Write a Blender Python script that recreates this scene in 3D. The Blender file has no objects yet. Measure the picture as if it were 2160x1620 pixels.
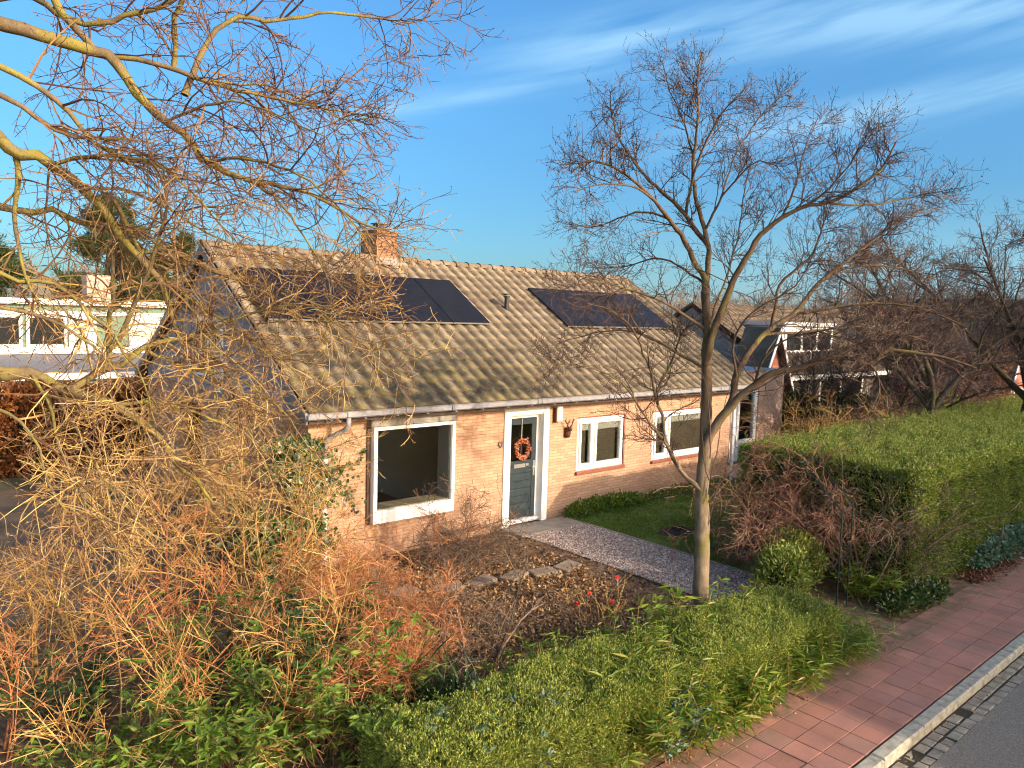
import bpy, bmesh, math, random
import numpy as np
from mathutils import Matrix, Vector

BLUE_LOW = (.34, .60, .80, 1); BLUE_HIGH = (.64, 1.06, 1.30, 1); SUNSIDE_FILL = (5.2, 4.0, 2.9, 1); DENOISE = True
# ------------------------------------------------------------------ camera, sky, sun, exposure
sc = bpy.context.scene
C = sc.collection
cd = bpy.data.cameras.new("camera"); cam = bpy.data.objects.new("camera", cd); C.objects.link(cam)
cd.sensor_width = 36.0; cd.lens = 26.904; cd.clip_start = 0.1; cd.clip_end = 3000
cam.matrix_world = Matrix(((0.7527, 0.036142, -0.657371, -5.2008),
                           (-0.657722, 0.085341, -0.74841, -11.4154),
                           (0.029052, 0.995696, 0.088007, 4.2985),
                           (0, 0, 0, 1)))
sc.camera = cam
SUN_AZ = math.radians(163.6)      # clockwise from +Y
SUN_EL = math.radians(19.5)
w = bpy.data.worlds.new("World"); sc.world = w; w.use_nodes = True
wn, wl = w.node_tree.nodes, w.node_tree.links
wn.clear()
def N(t, **k):
    n = wn.new(t)
    for a, b in k.items(): setattr(n, a, b)
    return n
def M_(op, a, b=None, c=None):
    n = N('ShaderNodeMath', operation=op)
    for i, v in enumerate((a, b, c)):
        if v is None: continue
        if isinstance(v, (int, float)): n.inputs[i].default_value = v
        else: wl.new(v, n.inputs[i])
    return n.outputs[0]
sky = N('ShaderNodeTexSky', sky_type='NISHITA'); sky.sun_disc = False
sky.sun_elevation = SUN_EL; sky.sun_rotation = SUN_AZ
sky.air_density = 1.0; sky.dust_density = 1.0; sky.ozone_density = 2.0
hs = N('ShaderNodeHueSaturation'); hs.inputs['Hue'].default_value = 0.497; hs.inputs['Saturation'].default_value = 1.1; hs.inputs['Value'].default_value = 1.0
wl.new(sky.outputs[0], hs.inputs['Color'])
tc = N('ShaderNodeTexCoord'); sp = N('ShaderNodeSeparateXYZ'); wl.new(tc.outputs['Generated'], sp.inputs[0])
az = M_('ARCTAN2', sp.outputs[0], sp.outputs[1]); el = M_('ARCSINE', sp.outputs[2])
cmb = N('ShaderNodeCombineXYZ'); wl.new(M_('MULTIPLY', az, 3.0), cmb.inputs[0])
wl.new(M_('MULTIPLY', M_('SUBTRACT', el, M_('MULTIPLY', az, 0.18)), 26.0), cmb.inputs[1])
nz = N('ShaderNodeTexNoise'); nz.inputs['Scale'].default_value = 1.6; nz.inputs['Detail'].default_value = 6; nz.inputs['Roughness'].default_value = .5
wl.new(cmb.outputs[0], nz.inputs['Vector'])
def streak(a0, e0, a1, e1, a2, e2, wid, lo, hi, amp):
    a = np.radians([a0, a1, a2]); p = np.polyfit(a, np.radians([e0, e1, e2]), 2)
    q = M_('ADD', M_('MULTIPLY', M_('ADD', M_('MULTIPLY', az, float(p[0])), float(p[1])), az), float(p[2]))
    d = M_('DIVIDE', M_('SUBTRACT', el, q), math.radians(wid))
    g = M_('POWER', 2.718, M_('MULTIPLY', M_('MULTIPLY', d, d), -1.0))
    f0 = N('ShaderNodeMapRange', interpolation_type='SMOOTHSTEP'); wl.new(az, f0.inputs[0])
    f0.inputs[1].default_value = math.radians(lo); f0.inputs[2].default_value = math.radians(lo + 14)
    f1 = N('ShaderNodeMapRange', interpolation_type='SMOOTHSTEP'); wl.new(az, f1.inputs[0])
    f1.inputs[1].default_value = math.radians(hi); f1.inputs[2].default_value = math.radians(hi + 14)
    m = M_('MULTIPLY', g, M_('SUBTRACT', f0.outputs[0], f1.outputs[0]))
    nr = N('ShaderNodeMapRange'); wl.new(nz.outputs['Fac'], nr.inputs[0]); nr.inputs[1].default_value = .3; nr.inputs[2].default_value = .62
    return M_('MULTIPLY', M_('MULTIPLY', m, amp), nr.outputs[0])
cl = streak(27.8, 13.0, 37.9, 15.6, 48.1, 17.9, 0.85, 18, 62, .36)
cl = M_('MAXIMUM', cl, streak(44, 18.6, 58, 19.6, 74, 18.8, 1.8, 34, 100, .50))
cl = M_('MAXIMUM', cl, streak(55, 12.8, 67, 14.0, 74, 14.9, 1.1, 46, 100, .45))
# pale band of thin cloud low on the eastern sky
hz = N('ShaderNodeMapRange', interpolation_type='SMOOTHSTEP'); wl.new(el, hz.inputs[0])
hz.inputs[1].default_value = math.radians(10); hz.inputs[2].default_value = math.radians(0); hz.inputs[3].default_value = 0; hz.inputs[4].default_value = .42
ea = N('ShaderNodeMapRange', interpolation_type='SMOOTHSTEP'); wl.new(az, ea.inputs[0])
ea.inputs[1].default_value = math.radians(25); ea.inputs[2].default_value = math.radians(75)
cl = M_('MAXIMUM', cl, M_('MULTIPLY', hz.outputs[0], ea.outputs[0]))
mx = N('ShaderNodeMixRGB'); wl.new(cl, mx.inputs[0]); 
# the sky is deep blue away from the sun, and boosted around it, out of view, as added warm fill
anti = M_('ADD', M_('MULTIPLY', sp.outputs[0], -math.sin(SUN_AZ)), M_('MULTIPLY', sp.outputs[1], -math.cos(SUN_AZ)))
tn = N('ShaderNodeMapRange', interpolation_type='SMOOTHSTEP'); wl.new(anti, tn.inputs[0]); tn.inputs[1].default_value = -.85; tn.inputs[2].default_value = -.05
gr = N('ShaderNodeMapRange', interpolation_type='SMOOTHSTEP'); wl.new(el, gr.inputs[0]); gr.inputs[1].default_value = 0; gr.inputs[2].default_value = math.radians(26)
blue = N('ShaderNodeMixRGB'); wl.new(gr.outputs[0], blue.inputs[0]); blue.inputs[1].default_value = BLUE_LOW; blue.inputs[2].default_value = BLUE_HIGH
tc2 = N('ShaderNodeMixRGB'); wl.new(tn.outputs[0], tc2.inputs[0]); tc2.inputs[1].default_value = SUNSIDE_FILL; wl.new(blue.outputs[0], tc2.inputs[2])
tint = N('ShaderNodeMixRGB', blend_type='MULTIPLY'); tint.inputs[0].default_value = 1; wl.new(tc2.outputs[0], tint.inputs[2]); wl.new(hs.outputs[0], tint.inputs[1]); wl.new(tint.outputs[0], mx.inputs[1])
mx.inputs[2].default_value = (3.0, 4.9, 6.2, 1)
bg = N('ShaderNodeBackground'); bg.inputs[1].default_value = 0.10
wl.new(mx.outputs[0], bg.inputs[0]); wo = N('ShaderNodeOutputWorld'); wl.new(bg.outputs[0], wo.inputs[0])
sl = bpy.data.lights.new("sun", 'SUN'); sl.energy = 3.1; sl.angle = math.radians(.5); sl.color = (1.0, .83, .62)
so = bpy.data.objects.new("sun", sl); C.objects.link(so)
sd = Vector((math.sin(SUN_AZ) * math.cos(SUN_EL), math.cos(SUN_AZ) * math.cos(SUN_EL), math.sin(SUN_EL)))
so.rotation_euler = sd.to_track_quat('Z', 'Y').to_euler(); so.location = sd * 60
vs = sc.view_settings; vs.view_transform = 'Standard'; vs.look = 'None'; vs.exposure = 1.0; vs.gamma = 1; vs.use_curve_mapping = False
sc.cycles.max_bounces = 6; sc.cycles.diffuse_bounces = 3; sc.cycles.transparent_max_bounces = 12
sc.cycles.use_denoising = DENOISE; sc.cycles.filter_width = 1.1

# ------------------------------------------------------------------ helpers
RNG = np.random.default_rng(7)
def tag(o, label=None, cat=None, group=None, kind=None):
    if label: o['label'] = label
    if cat: o['category'] = cat
    if group: o['group'] = group
    if kind: o['kind'] = kind
    return o
def empty(name, loc=(0, 0, 0), rz=0):
    o = bpy.data.objects.new(name, None); C.objects.link(o); o.location = loc; o.rotation_euler = (0, 0, rz)
    o.empty_display_size = .2
    return o
def thing(name, label, cat, loc=(0, 0, 0), rz=0, group=None): return tag(empty(name, loc, rz), label, cat, group)
def copy_tree(o, parent=None):
    c = o.copy(); C.objects.link(c)
    if parent: c.parent = parent
    for ch in o.children: copy_tree(ch, c)
    return c
def link(name, me, m, parent=None, smooth=False):
    if isinstance(m, (list, tuple)):
        for x in m: me.materials.append(x)
    elif m: me.materials.append(m)
    me.polygons.foreach_set('use_smooth', np.full(len(me.polygons), bool(smooth)))
    o = bpy.data.objects.new(name, me); C.objects.link(o)
    if parent:
        o.parent = parent
        # children are modelled in world space: undo the parent's own placement
        p = parent; mt = Matrix.Identity(4)
        chain = []
        while p: chain.append(p); p = p.parent
        for p in reversed(chain): mt = mt @ p.matrix_parent_inverse @ p.matrix_basis
        o.matrix_parent_inverse = mt.inverted()
    return o
def npmesh(name, V, Q, m, parent=None, smooth=False):
    V = np.asarray(V, np.float32).reshape(-1, 3); Q = np.asarray(Q, np.int32)
    k = Q.shape[1]; me = bpy.data.meshes.new(name)
    me.vertices.add(len(V)); me.vertices.foreach_set('co', V.ravel())
    me.loops.add(Q.size); me.loops.foreach_set('vertex_index', Q.ravel())
    me.polygons.add(len(Q)); me.polygons.foreach_set('loop_start', np.arange(0, Q.size, k, dtype=np.int32))
    me.polygons.foreach_set('loop_total', np.full(len(Q), k, np.int32))
    me.update(calc_edges=True)
    return link(name, me, m, parent, smooth)
class B:                                    # box / prism collector -> one mesh
    def __init__(s): s.bm = bmesh.new()
    def box(s, x0, x1, y0, y1, z0, z1, bev=0):
        r = bmesh.ops.create_cube(s.bm, size=1)
        vs_ = r['verts']
        for v in vs_:
            v.co = Vector((x0 + (v.co.x + .5) * (x1 - x0), y0 + (v.co.y + .5) * (y1 - y0), z0 + (v.co.z + .5) * (z1 - z0)))
        if bev:
            es = {e for v in vs_ for e in v.link_edges}
            bmesh.ops.bevel(s.bm, geom=list(es), offset=bev, segments=1, affect='EDGES')
        return s
    def poly(s, pts, ext):                  # prism from a planar outline and an extrusion vector
        a = [s.bm.verts.new(p) for p in pts]; b = [s.bm.verts.new(Vector(p) + Vector(ext)) for p in pts]
        n = len(a)
        s.bm.faces.new(a); s.bm.faces.new(b[::-1])
        for i in range(n): s.bm.faces.new((a[i], b[i], b[(i + 1) % n], a[(i + 1) % n]))
        return s
    def face(s, pts): s.bm.faces.new([s.bm.verts.new(p) for p in pts]); return s
    def tube(s, pts, r, n=8, cap=True):
        pts = [Vector(p) for p in pts]; rings = []
        for i, p in enumerate(pts):
            t = (pts[min(i + 1, len(pts) - 1)] - pts[max(i - 1, 0)]).normalized()
            u = t.cross(Vector((.31, .53, .79))).normalized(); v = t.cross(u)
            ri = r[i] if isinstance(r, (list, tuple)) else r
            rings.append([s.bm.verts.new(p + (u * math.cos(a) + v * math.sin(a)) * ri) for a in [2 * math.pi * k / n for k in range(n)]])
        for a, b in zip(rings, rings[1:]):
            for k in range(n): s.bm.faces.new((a[k], a[(k + 1) % n], b[(k + 1) % n], b[k]))
        if cap: s.bm.faces.new(rings[0][::-1]); s.bm.faces.new(rings[-1])
        return s
    def out(s, name, m, parent=None, smooth=False):
        bmesh.ops.recalc_face_normals(s.bm, faces=s.bm.faces[:])
        me = bpy.data.meshes.new(name); s.bm.to_mesh(me); s.bm.free()
        return link(name, me, m, parent, smooth)
def wall_mesh(axis, pos0, pos1, outline, holes):
    """wall in the plane of u (x or y) and z, between pos0 and pos1, outline rectangle (u0,u1,z0,z1), rectangular holes; returns B"""
    b = B(); u0, u1, z0, z1 = outline
    us = sorted({u0, u1, *[h[0] for h in holes], *[h[1] for h in holes]}); zs = sorted({z0, z1, *[h[2] for h in holes], *[h[3] for h in holes]})
    def pt(u, p, z): return (u, p, z) if axis == 'x' else (p, u, z)
    solid = {}
    for i in range(len(us) - 1):
        for j in range(len(zs) - 1):
            cu, cz = (us[i] + us[i + 1]) / 2, (zs[j] + zs[j + 1]) / 2
            solid[i, j] = not any(h[0] < cu < h[1] and h[2] < cz < h[3] for h in holes)
    for (i, j), s in solid.items():
        if not s: continue
        a, c, d, e = us[i], us[i + 1], zs[j], zs[j + 1]
        for p in (pos0, pos1): b.face([pt(a, p, d), pt(c, p, d), pt(c, p, e), pt(a, p, e)])
        for (di, dj, q) in ((-1, 0, [(a, d), (a, e)]), (1, 0, [(c, d), (c, e)]), (0, -1, [(a, d), (c, d)]), (0, 1, [(a, e), (c, e)])):
            if not solid.get((i + di, j + dj), False):
                (p1, p2) = q; b.face([pt(p1[0], pos0, p1[1]), pt(p2[0], pos0, p2[1]), pt(p2[0], pos1, p2[1]), pt(p1[0], pos1, p1[1])])
    bmesh.ops.remove_doubles(b.bm, verts=b.bm.verts[:], dist=1e-5)
    return b

# ------------------------------------------------------------------ materials
def mat(name, col=(.5, .5, .5), rough=.7, metal=0, spec=.5):
    m = bpy.data.materials.new(name); m.use_nodes = True
    p = m.node_tree.nodes['Principled BSDF']
    p.inputs['Base Color'].default_value = (*col, 1); p.inputs['Roughness'].default_value = rough
    p.inputs['Metallic'].default_value = metal; p.inputs['Specular IOR Level'].default_value = spec
    return m
class G:                                    # tiny node-graph helper
    def __init__(s, m): s.t = m.node_tree; s.n = s.t.nodes; s.l = s.t.links; s.p = s.n.get('Principled BSDF')
    def new(s, t, **k):
        n = s.n.new(t)
        for a, b in k.items(): setattr(n, a, b)
        return n
    def con(s, a, b): s.l.new(a, b)
    def set(s, inp, v):
        if isinstance(v, bpy.types.NodeSocket): s.l.new(v, inp)
        else: inp.default_value = v
    def coord(s, which='Object'): return s.new('ShaderNodeTexCoord').outputs[which]
    def noise(s, vec, scale, detail=4, rough=.55, dist=0):
        n = s.new('ShaderNodeTexNoise'); s.con(vec, n.inputs['Vector']); n.inputs['Scale'].default_value = scale
        n.inputs['Detail'].default_value = detail; n.inputs['Roughness'].default_value = rough; n.inputs['Distortion'].default_value = dist
        return n.outputs['Fac']
    def scale(s, vec, v):
        n = s.new('ShaderNodeMapping'); s.con(vec, n.inputs[0]); n.inputs['Scale'].default_value = v; return n.outputs[0]
    def ramp(s, fac, stops):
        n = s.new('ShaderNodeValToRGB'); s.con(fac, n.inputs[0]); e = n.color_ramp.elements
        while len(e) < len(stops): e.new(.5)
        for i, (p, c) in enumerate(stops): e[i].position = p; e[i].color = (*c, 1) if len(c) == 3 else c
        return n.outputs[0]
    def mix(s, f, a, b, mode='MIX'):
        n = s.new('ShaderNodeMixRGB', blend_type=mode); s.set(n.inputs[0], f)
        for i, v in ((1, a), (2, b)):
            if isinstance(v, (tuple, list)): n.inputs[i].default_value = (*v, 1) if len(v) == 3 else v
            else: s.con(v, n.inputs[i])
        return n.outputs[0]
    def rng(s, v, a, b, c=0., d=1.):
        n = s.new('ShaderNodeMapRange'); s.con(v, n.inputs[0])
        for i, q in enumerate((a, b, c, d)): n.inputs[i + 1].default_value = q
        return n.outputs[0]
    def bump(s, h, strength=.5, dist=.02, nrm=None):
        n = s.new('ShaderNodeBump'); n.inputs['Strength'].default_value = strength; n.inputs['Distance'].default_value = dist
        s.con(h, n.inputs['Height'])
        if nrm: s.con(nrm, n.inputs['Normal'])
        s.con(n.outputs[0], s.p.inputs['Normal']); return n.outputs[0]
    def base(s, c): s.con(c, s.p.inputs['Base Color'])
    def island(s): return s.new('ShaderNodeNewGeometry').outputs['Random Per Island']
def noisy(name, stops, scale=5, rough=.8, bump=.3, bscale=30, detail=5, spec=.4, bdist=.01):
    m = mat(name, rough=rough, spec=spec); g = G(m); v = g.coord()
    g.base(g.ramp(g.noise(v, scale, detail), stops))
    if bump: g.bump(g.noise(v, bscale, 4), bump, bdist)
    return m
def brick(name, c1, c2, mortar, dirt=(.18, .15, .12), var=.5, w=.22, h=.0625):
    m = mat(name, rough=.88, spec=.25); g = G(m); v = g.coord()
    s = g.new('ShaderNodeSeparateXYZ'); g.con(v, s.inputs[0])
    a = g.new('ShaderNodeMath', operation='ADD'); g.con(s.outputs[0], a.inputs[0]); g.con(s.outputs[1], a.inputs[1])
    c = g.new('ShaderNodeCombineXYZ'); g.con(a.outputs[0], c.inputs[0]); g.con(s.outputs[2], c.inputs[1])
    wob = g.new('ShaderNodeTexNoise'); wob.inputs['Scale'].default_value = 9; g.con(v, wob.inputs['Vector'])
    wm = g.new('ShaderNodeVectorMath', operation='MULTIPLY_ADD'); g.con(wob.outputs['Color'], wm.inputs[0]); wm.inputs[1].default_value = (.007, .007, 0); g.con(c.outputs[0], wm.inputs[2])
    b = g.new('ShaderNodeTexBrick'); g.con(wm.outputs[0], b.inputs['Vector'])
    b.inputs['Scale'].default_value = 1; b.inputs['Brick Width'].default_value = w; b.inputs['Row Height'].default_value = h
    b.inputs['Mortar Size'].default_value = .0055; b.inputs['Mortar Smooth'].default_value = .25; b.inputs['Bias'].default_value = -.15
    b.inputs['Color1'].default_value = (*c1, 1); b.inputs['Color2'].default_value = (*c2, 1); b.inputs['Mortar'].default_value = (*mortar, 1)
    n1 = g.noise(v, .9, 5, .6); n2 = g.noise(v, 26, 3, .6)
    col = g.mix(g.rng(n2, .35, .75, 0, .45), b.outputs['Color'], dirt, 'MIX')
    col = g.mix(g.rng(n1, .35, .7, 0, var), col, tuple(min(1, x * .62) for x in c2))
    # patchy, darker towards the foot of the wall
    z = g.rng(s.outputs[2], .02, .35, .6, 0.)
    nn = g.new('ShaderNodeMath', operation='MULTIPLY'); g.con(z, nn.inputs[0]); g.con(g.rng(g.noise(v, 3, 4), .35, .65), nn.inputs[1])
    col = g.mix(nn.outputs[0], col, tuple(x * .5 for x in dirt))
    g.base(col)
    hh = g.mix(.35, g.rng(b.outputs['Fac'], 0, 1, 1, 0), n2)
    g.bump(hh, .55, .008)
    return m
def leafmat(name, stops, rough=.5, trans=.35, spec=.35):
    m = mat(name, rough=rough, spec=spec); g = G(m)
    col = g.ramp(g.island(), stops); g.base(col)
    t = g.new('ShaderNodeBsdfTranslucent'); g.con(g.mix(1, col, (1, 1, .55), 'MULTIPLY'), t.inputs[0])
    mxs = g.new('ShaderNodeMixShader'); mxs.inputs[0].default_value = trans
    o = g.n['Material Output']; g.con(g.p.outputs[0], mxs.inputs[1]); g.con(t.outputs[0], mxs.inputs[2]); g.con(mxs.outputs[0], o.inputs[0])
    return m
def barkmat(name, stops, moss=None, mossamt=0, scale=9, rough=.85, high=None):
    m = mat(name, rough=rough, spec=.25); g = G(m); v = g.coord()
    c = g.ramp(g.noise(g.scale(v, (1, 1, .35)), scale, 8, .72), stops)
    if high:
        s = g.new('ShaderNodeSeparateXYZ'); g.con(v, s.inputs[0]); c = g.mix(g.rng(s.outputs[2], high[0], high[1]), c, g.mix(1, c, high[2], 'MULTIPLY'))
    if moss: c = g.mix(g.rng(g.noise(v, 3.1, 5), .62 - mossamt * .4, .78 - mossamt * .4), c, moss)
    g.base(c); g.bump(g.noise(g.scale(v, (1, 1, .3)), scale * 5, 5, .7), .6, .012)
    return m
def twigmat(name, stops, rough=.7, spec=.3, high=None):
    """high = (z0, z1, tint): the lichen-free, redder tone of the upper twigs"""
    m = mat(name, rough=rough, spec=spec); g = G(m); c = g.ramp(g.island(), stops)
    if high:
        s = g.new('ShaderNodeSeparateXYZ'); g.con(g.coord(), s.inputs[0]); c = g.mix(g.rng(s.outputs[2], high[0], high[1]), c, g.mix(1, c, high[2], 'MULTIPLY'))
    g.base(c); return m

BRICK = brick('yellow_brick', (.57, .36, .235), (.42, .235, .145), (.27, .185, .13), (.34, .19, .115))
BRICK_PINK = brick('pink_brick', (.50, .34, .27), (.40, .25, .19), (.40, .33, .28), (.22, .17, .15), .6)
BRICK_CH = brick('chimney_brick', (.42, .22, .12), (.26, .125, .07), (.16, .11, .08), (.10, .06, .04), .6)
BRICK_RED = brick('red_brick', (.46, .17, .11), (.36, .12, .08), (.38, .28, .24), (.22, .09, .07), .4)
WHITE = noisy('white_paint', [(.3, (.74, .72, .70)), (.7, (.82, .80, .77))], 6, .45, .08, 60, spec=.5)
WHITE_PVC = mat('white_frame_plastic', (.80, .79, .77), .35)
ZINC = noisy('weathered_zinc', [(.3, (.20, .20, .215)), (.7, (.30, .29, .30))], 9, .5, .1, 40); 
PIPE = noisy('pale_grey_pipe', [(.3, (.50, .47, .49)), (.6, (.62, .59, .60)), (.8, (.40, .38, .37))], 12, .5, .1, 40)
CONC = noisy('stained_concrete', [(.25, (.10, .095, .085)), (.5, (.24, .22, .19)), (.75, (.36, .33, .28))], 5, .9, .4, 40)
SLATE = mat('dark_fascia', (.05, .03, .025), .7)
DOORP = noisy('teal_grey_paint', [(.3, (.022, .034, .040)), (.7, (.030, .044, .050))], 5, .4, .06, 50, spec=.5)
STEEL = mat('brushed_steel', (.72, .70, .66), .3, .8)
BLACKP = mat('black_plastic', (.015, .016, .018), .45)
CREAM = mat('cream_plastic', (.72, .66, .50), .4)
INSIDE = noisy('beige_plaster', [(.3, (.60, .51, .39)), (.7, (.64, .55, .42))], 2, .9, 0)
REVEAL = mat('window_reveal', (.27, .25, .26), .8)  # white reveal coloured lilac-grey: its shade is put into the base colour
INWHITE = mat('interior_white', (.62, .58, .54), .8)
WOODF = noisy('dark_wood_floor', [(.3, (.14, .075, .04)), (.7, (.20, .11, .06))], 6, .4, .1, 30)
REDTILE = noisy('red_sill_tile', [(.3, (.22, .07, .045)), (.7, (.32, .11, .07))], 14, .5, .2, 30)
def glassmat(name, tint=(1, 1, 1), refl=1.0):
    m = bpy.data.materials.new(name); m.use_nodes = True; g = G(m); g.n.remove(g.p)
    tr = g.new('ShaderNodeBsdfTransparent'); tr.inputs[0].default_value = (*tint, 1)
    gl = g.new('ShaderNodeBsdfGlossy'); gl.inputs['Roughness'].default_value = .01; gl.inputs[0].default_value = (.9, .9, .9, 1)
    fr = g.new('ShaderNodeFresnel'); fr.inputs[0].default_value = 1.5
    mu = g.new('ShaderNodeMath', operation='MULTIPLY'); g.con(fr.outputs[0], mu.inputs[0]); mu.inputs[1].default_value = refl
    mxs = g.new('ShaderNodeMixShader'); g.con(mu.outputs[0], mxs.inputs[0]); g.con(tr.outputs[0], mxs.inputs[1]); g.con(gl.outputs[0], mxs.inputs[2])
    g.con(mxs.outputs[0], g.n['Material Output'].inputs[0]); return m
GLASS = glassmat('window_glass', (.90, .92, .90), .7)
# roof tile: grey-brown concrete, per-tile tone, olive moss, dark algae near the eaves
def rooftile(name, base=((.135, .105, .075), (.225, .178, .128), (.31, .25, .185)), moss=.5):
    m = mat(name, rough=.9, spec=.2); g = G(m); v = g.coord()
    c = g.ramp(g.noise(v, 1.6, 6, .65), [(.25, base[0]), (.5, base[1]), (.75, base[2])])
    at = g.new('ShaderNodeAttribute'); at.attribute_name = 'tile_tone'
    c = g.mix(1, c, g.ramp(at.outputs['Fac'], [(0, (.80, .79, .78)), (.5, (.97, .97, .97)), (1, (1.14, 1.12, 1.08))]), 'MULTIPLY')
    mo = g.new('ShaderNodeAttribute'); mo.attribute_name = 'moss'
    a = g.new('ShaderNodeMath', operation='MULTIPLY'); g.con(mo.outputs['Fac'], a.inputs[0]); g.con(g.rng(g.noise(v, 4.5, 6, .7), .40, .60), a.inputs[1])
    c = g.mix(a.outputs[0], c, (.17, .14, .05))
    a2 = g.new('ShaderNodeMath', operation='MULTIPLY'); g.con(mo.outputs['Fac'], a2.inputs[0]); g.con(g.rng(g.noise(v, 1.9, 5, .6), .46, .62), a2.inputs[1])
    c = g.mix(a2.outputs[0], c, (.045, .042, .034))
    c = g.mix(g.rng(g.noise(v, 38, 2, .5), .70, .76, 0, .5), c, (.55, .5, .38))
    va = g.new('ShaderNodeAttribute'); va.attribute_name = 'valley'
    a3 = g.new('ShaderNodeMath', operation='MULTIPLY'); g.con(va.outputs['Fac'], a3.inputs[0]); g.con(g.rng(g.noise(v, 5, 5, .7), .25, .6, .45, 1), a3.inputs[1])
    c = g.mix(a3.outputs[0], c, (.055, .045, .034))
    g.base(c); g.bump(g.noise(v, 60, 4, .7), .35, .006); return m
ROOF = rooftile('pantile_concrete')
ROOF_FAR = rooftile('brown_roof_tile', ((.10, .075, .055), (.16, .12, .085), (.22, .165, .12)))

# ------------------------------------------------------------------ the setting: ground, road, pavement, garden
def rnd_sheet(name, x0, x1, y0, y1, z, step, amp, m, kind='structure', sc_=1.0, edge=0.0, parent=None):
    """a gently uneven sheet of ground; amp falls to zero at its border"""
    nx, ny = max(2, int((x1 - x0) / step)), max(2, int((y1 - y0) / step))
    X, Y = np.meshgrid(np.linspace(x0, x1, nx + 1), np.linspace(y0, y1, ny + 1))
    Z = np.zeros_like(X)
    for k in range(9):
        fx, fy = RNG.normal(0, 2.2 * sc_ * (1.6 ** (k % 5)), 2); Z += np.sin(X * fx + Y * fy + RNG.random() * 6.3) / (1 + k % 5)
    Z = Z / 2.2 + RNG.normal(0, .35, X.shape)
    d = np.minimum(np.minimum(X - x0, x1 - X), np.minimum(Y - y0, y1 - Y)); Z = Z * np.clip(d / .25, 0, 1)
    V = np.stack([X, Y, z + amp * Z], -1).reshape(-1, 3)
    i = (np.arange(ny)[:, None] * (nx + 1) + np.arange(nx)[None]).ravel()
    o = npmesh(name, V, np.stack([i, i + 1, i + nx + 2, i + nx + 1], 1), m, parent, True)
    return tag(o, kind=kind)
SOIL = noisy('garden_soil', [(.25, (.085, .050, .031)), (.5, (.19, .115, .066)), (.75, (.32, .20, .115))], 7, .95, .9, 45, 8, .15, .03)
GROUNDM = noisy('distant_ground', [(.3, (.06, .055, .025)), (.6, (.09, .085, .04)), (.8, (.13, .10, .055))], .3, .95, .4, 8)
LAWN = noisy('lawn_turf', [(.25, (.045, .075, .014)), (.5, (.085, .14, .02)), (.75, (.14, .18, .04))], 2.2, .9, .6, 60, 6)
ASPH = noisy('asphalt', [(.3, (.11, .095, .078)), (.5, (.18, .155, .125)), (.7, (.29, .25, .20))], 70, .9, .7, 160, 4, .3, .006)
KERBM = noisy('kerb_concrete', [(.25, (.17, .155, .125)), (.5, (.33, .30, .235)), (.75, (.47, .43, .345))], 11, .9, .5, 70, 7)
COBB = noisy('gutter_stone', [(.3, (.16, .135, .10)), (.7, (.34, .29, .22))], 8, .9, .5, 60)
GRAVB = noisy('gravel_bed', [(.35, (.15, .10, .075)), (.5, (.33, .24, .18)), (.62, (.56, .45, .36))], 75, .95, 1.0, 75, 4, .2, .02)
SLABM = noisy('grey_slab', [(.3, (.19, .165, .14)), (.7, (.30, .26, .22))], 5, .9, .4, 60)
DRIVE = noisy('old_drive', [(.3, (.08, .055, .036)), (.6, (.15, .10, .062)), (.8, (.24, .15, .08))], 1.3, .95, .5, 40)
def pavemat():
    m = mat('red_concrete_tile', rough=.85, spec=.25); g = G(m); v = g.coord()
    c = g.ramp(g.island(), [(0, (.30, .125, .088)), (.35, (.37, .155, .112)), (.7, (.41, .18, .13)), (.9, (.345, .15, .12)), (1, (.29, .15, .11))])
    c = g.mix(g.rng(g.noise(v, 1.7, 6, .65), .40, .66, 0, .65), c, (.19, .105, .08))
    c = g.mix(g.rng(g.noise(v, 6, 5, .7), .55, .75, 0, .35), c, (.16, .115, .07))
    c = g.mix(g.rng(g.noise(v, 90, 3, .6), .4, .7, 0, .3), c, (.50, .30, .22))
    s = g.new('ShaderNodeSeparateXYZ'); g.con(v, s.inputs[0]); a = g.new('ShaderNodeMath', operation='MULTIPLY'); g.con(g.rng(s.outputs[1], -7.62, -7.30, 0, .85), a.inputs[0]); g.con(g.rng(g.noise(v, 4, 6, .7), .36, .6), a.inputs[1])
    c = g.mix(a.outputs[0], c, (.12, .10, .055))        # green grime on the row next to the planting
    g.base(c); g.bump(g.noise(v, 120, 4, .6), .3, .004); return m
PAVE = pavemat()
MOSSJ = noisy('joint_sand', [(.3, (.022, .016, .011)), (.7, (.05, .038, .02))], 30, .95, .4, 80)
# one ground sheet to the horizon, stepping down at the kerb
ys = [-400, -60, -8.40, -8.398, 60, 900]; zs_ = [-.13, -.13, -.13, -.03, -.03, -.03]
xs = [-500, -60, 0, 60, 900]
V = [(x, y, z) for y, z in zip(ys, zs_) for x in xs]; nx = len(xs)
Q = [(j * nx + i, j * nx + i + 1, (j + 1) * nx + i + 1, (j + 1) * nx + i) for j in range(len(ys) - 1) for i in range(nx - 1)]
tag(npmesh('ground', V, Q, GROUNDM), kind='structure')
b = B(); b.box(-60, 120, -14.6, -8.74, -.125, -.105); tag(b.out('road', ASPH), kind='structure')
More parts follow.
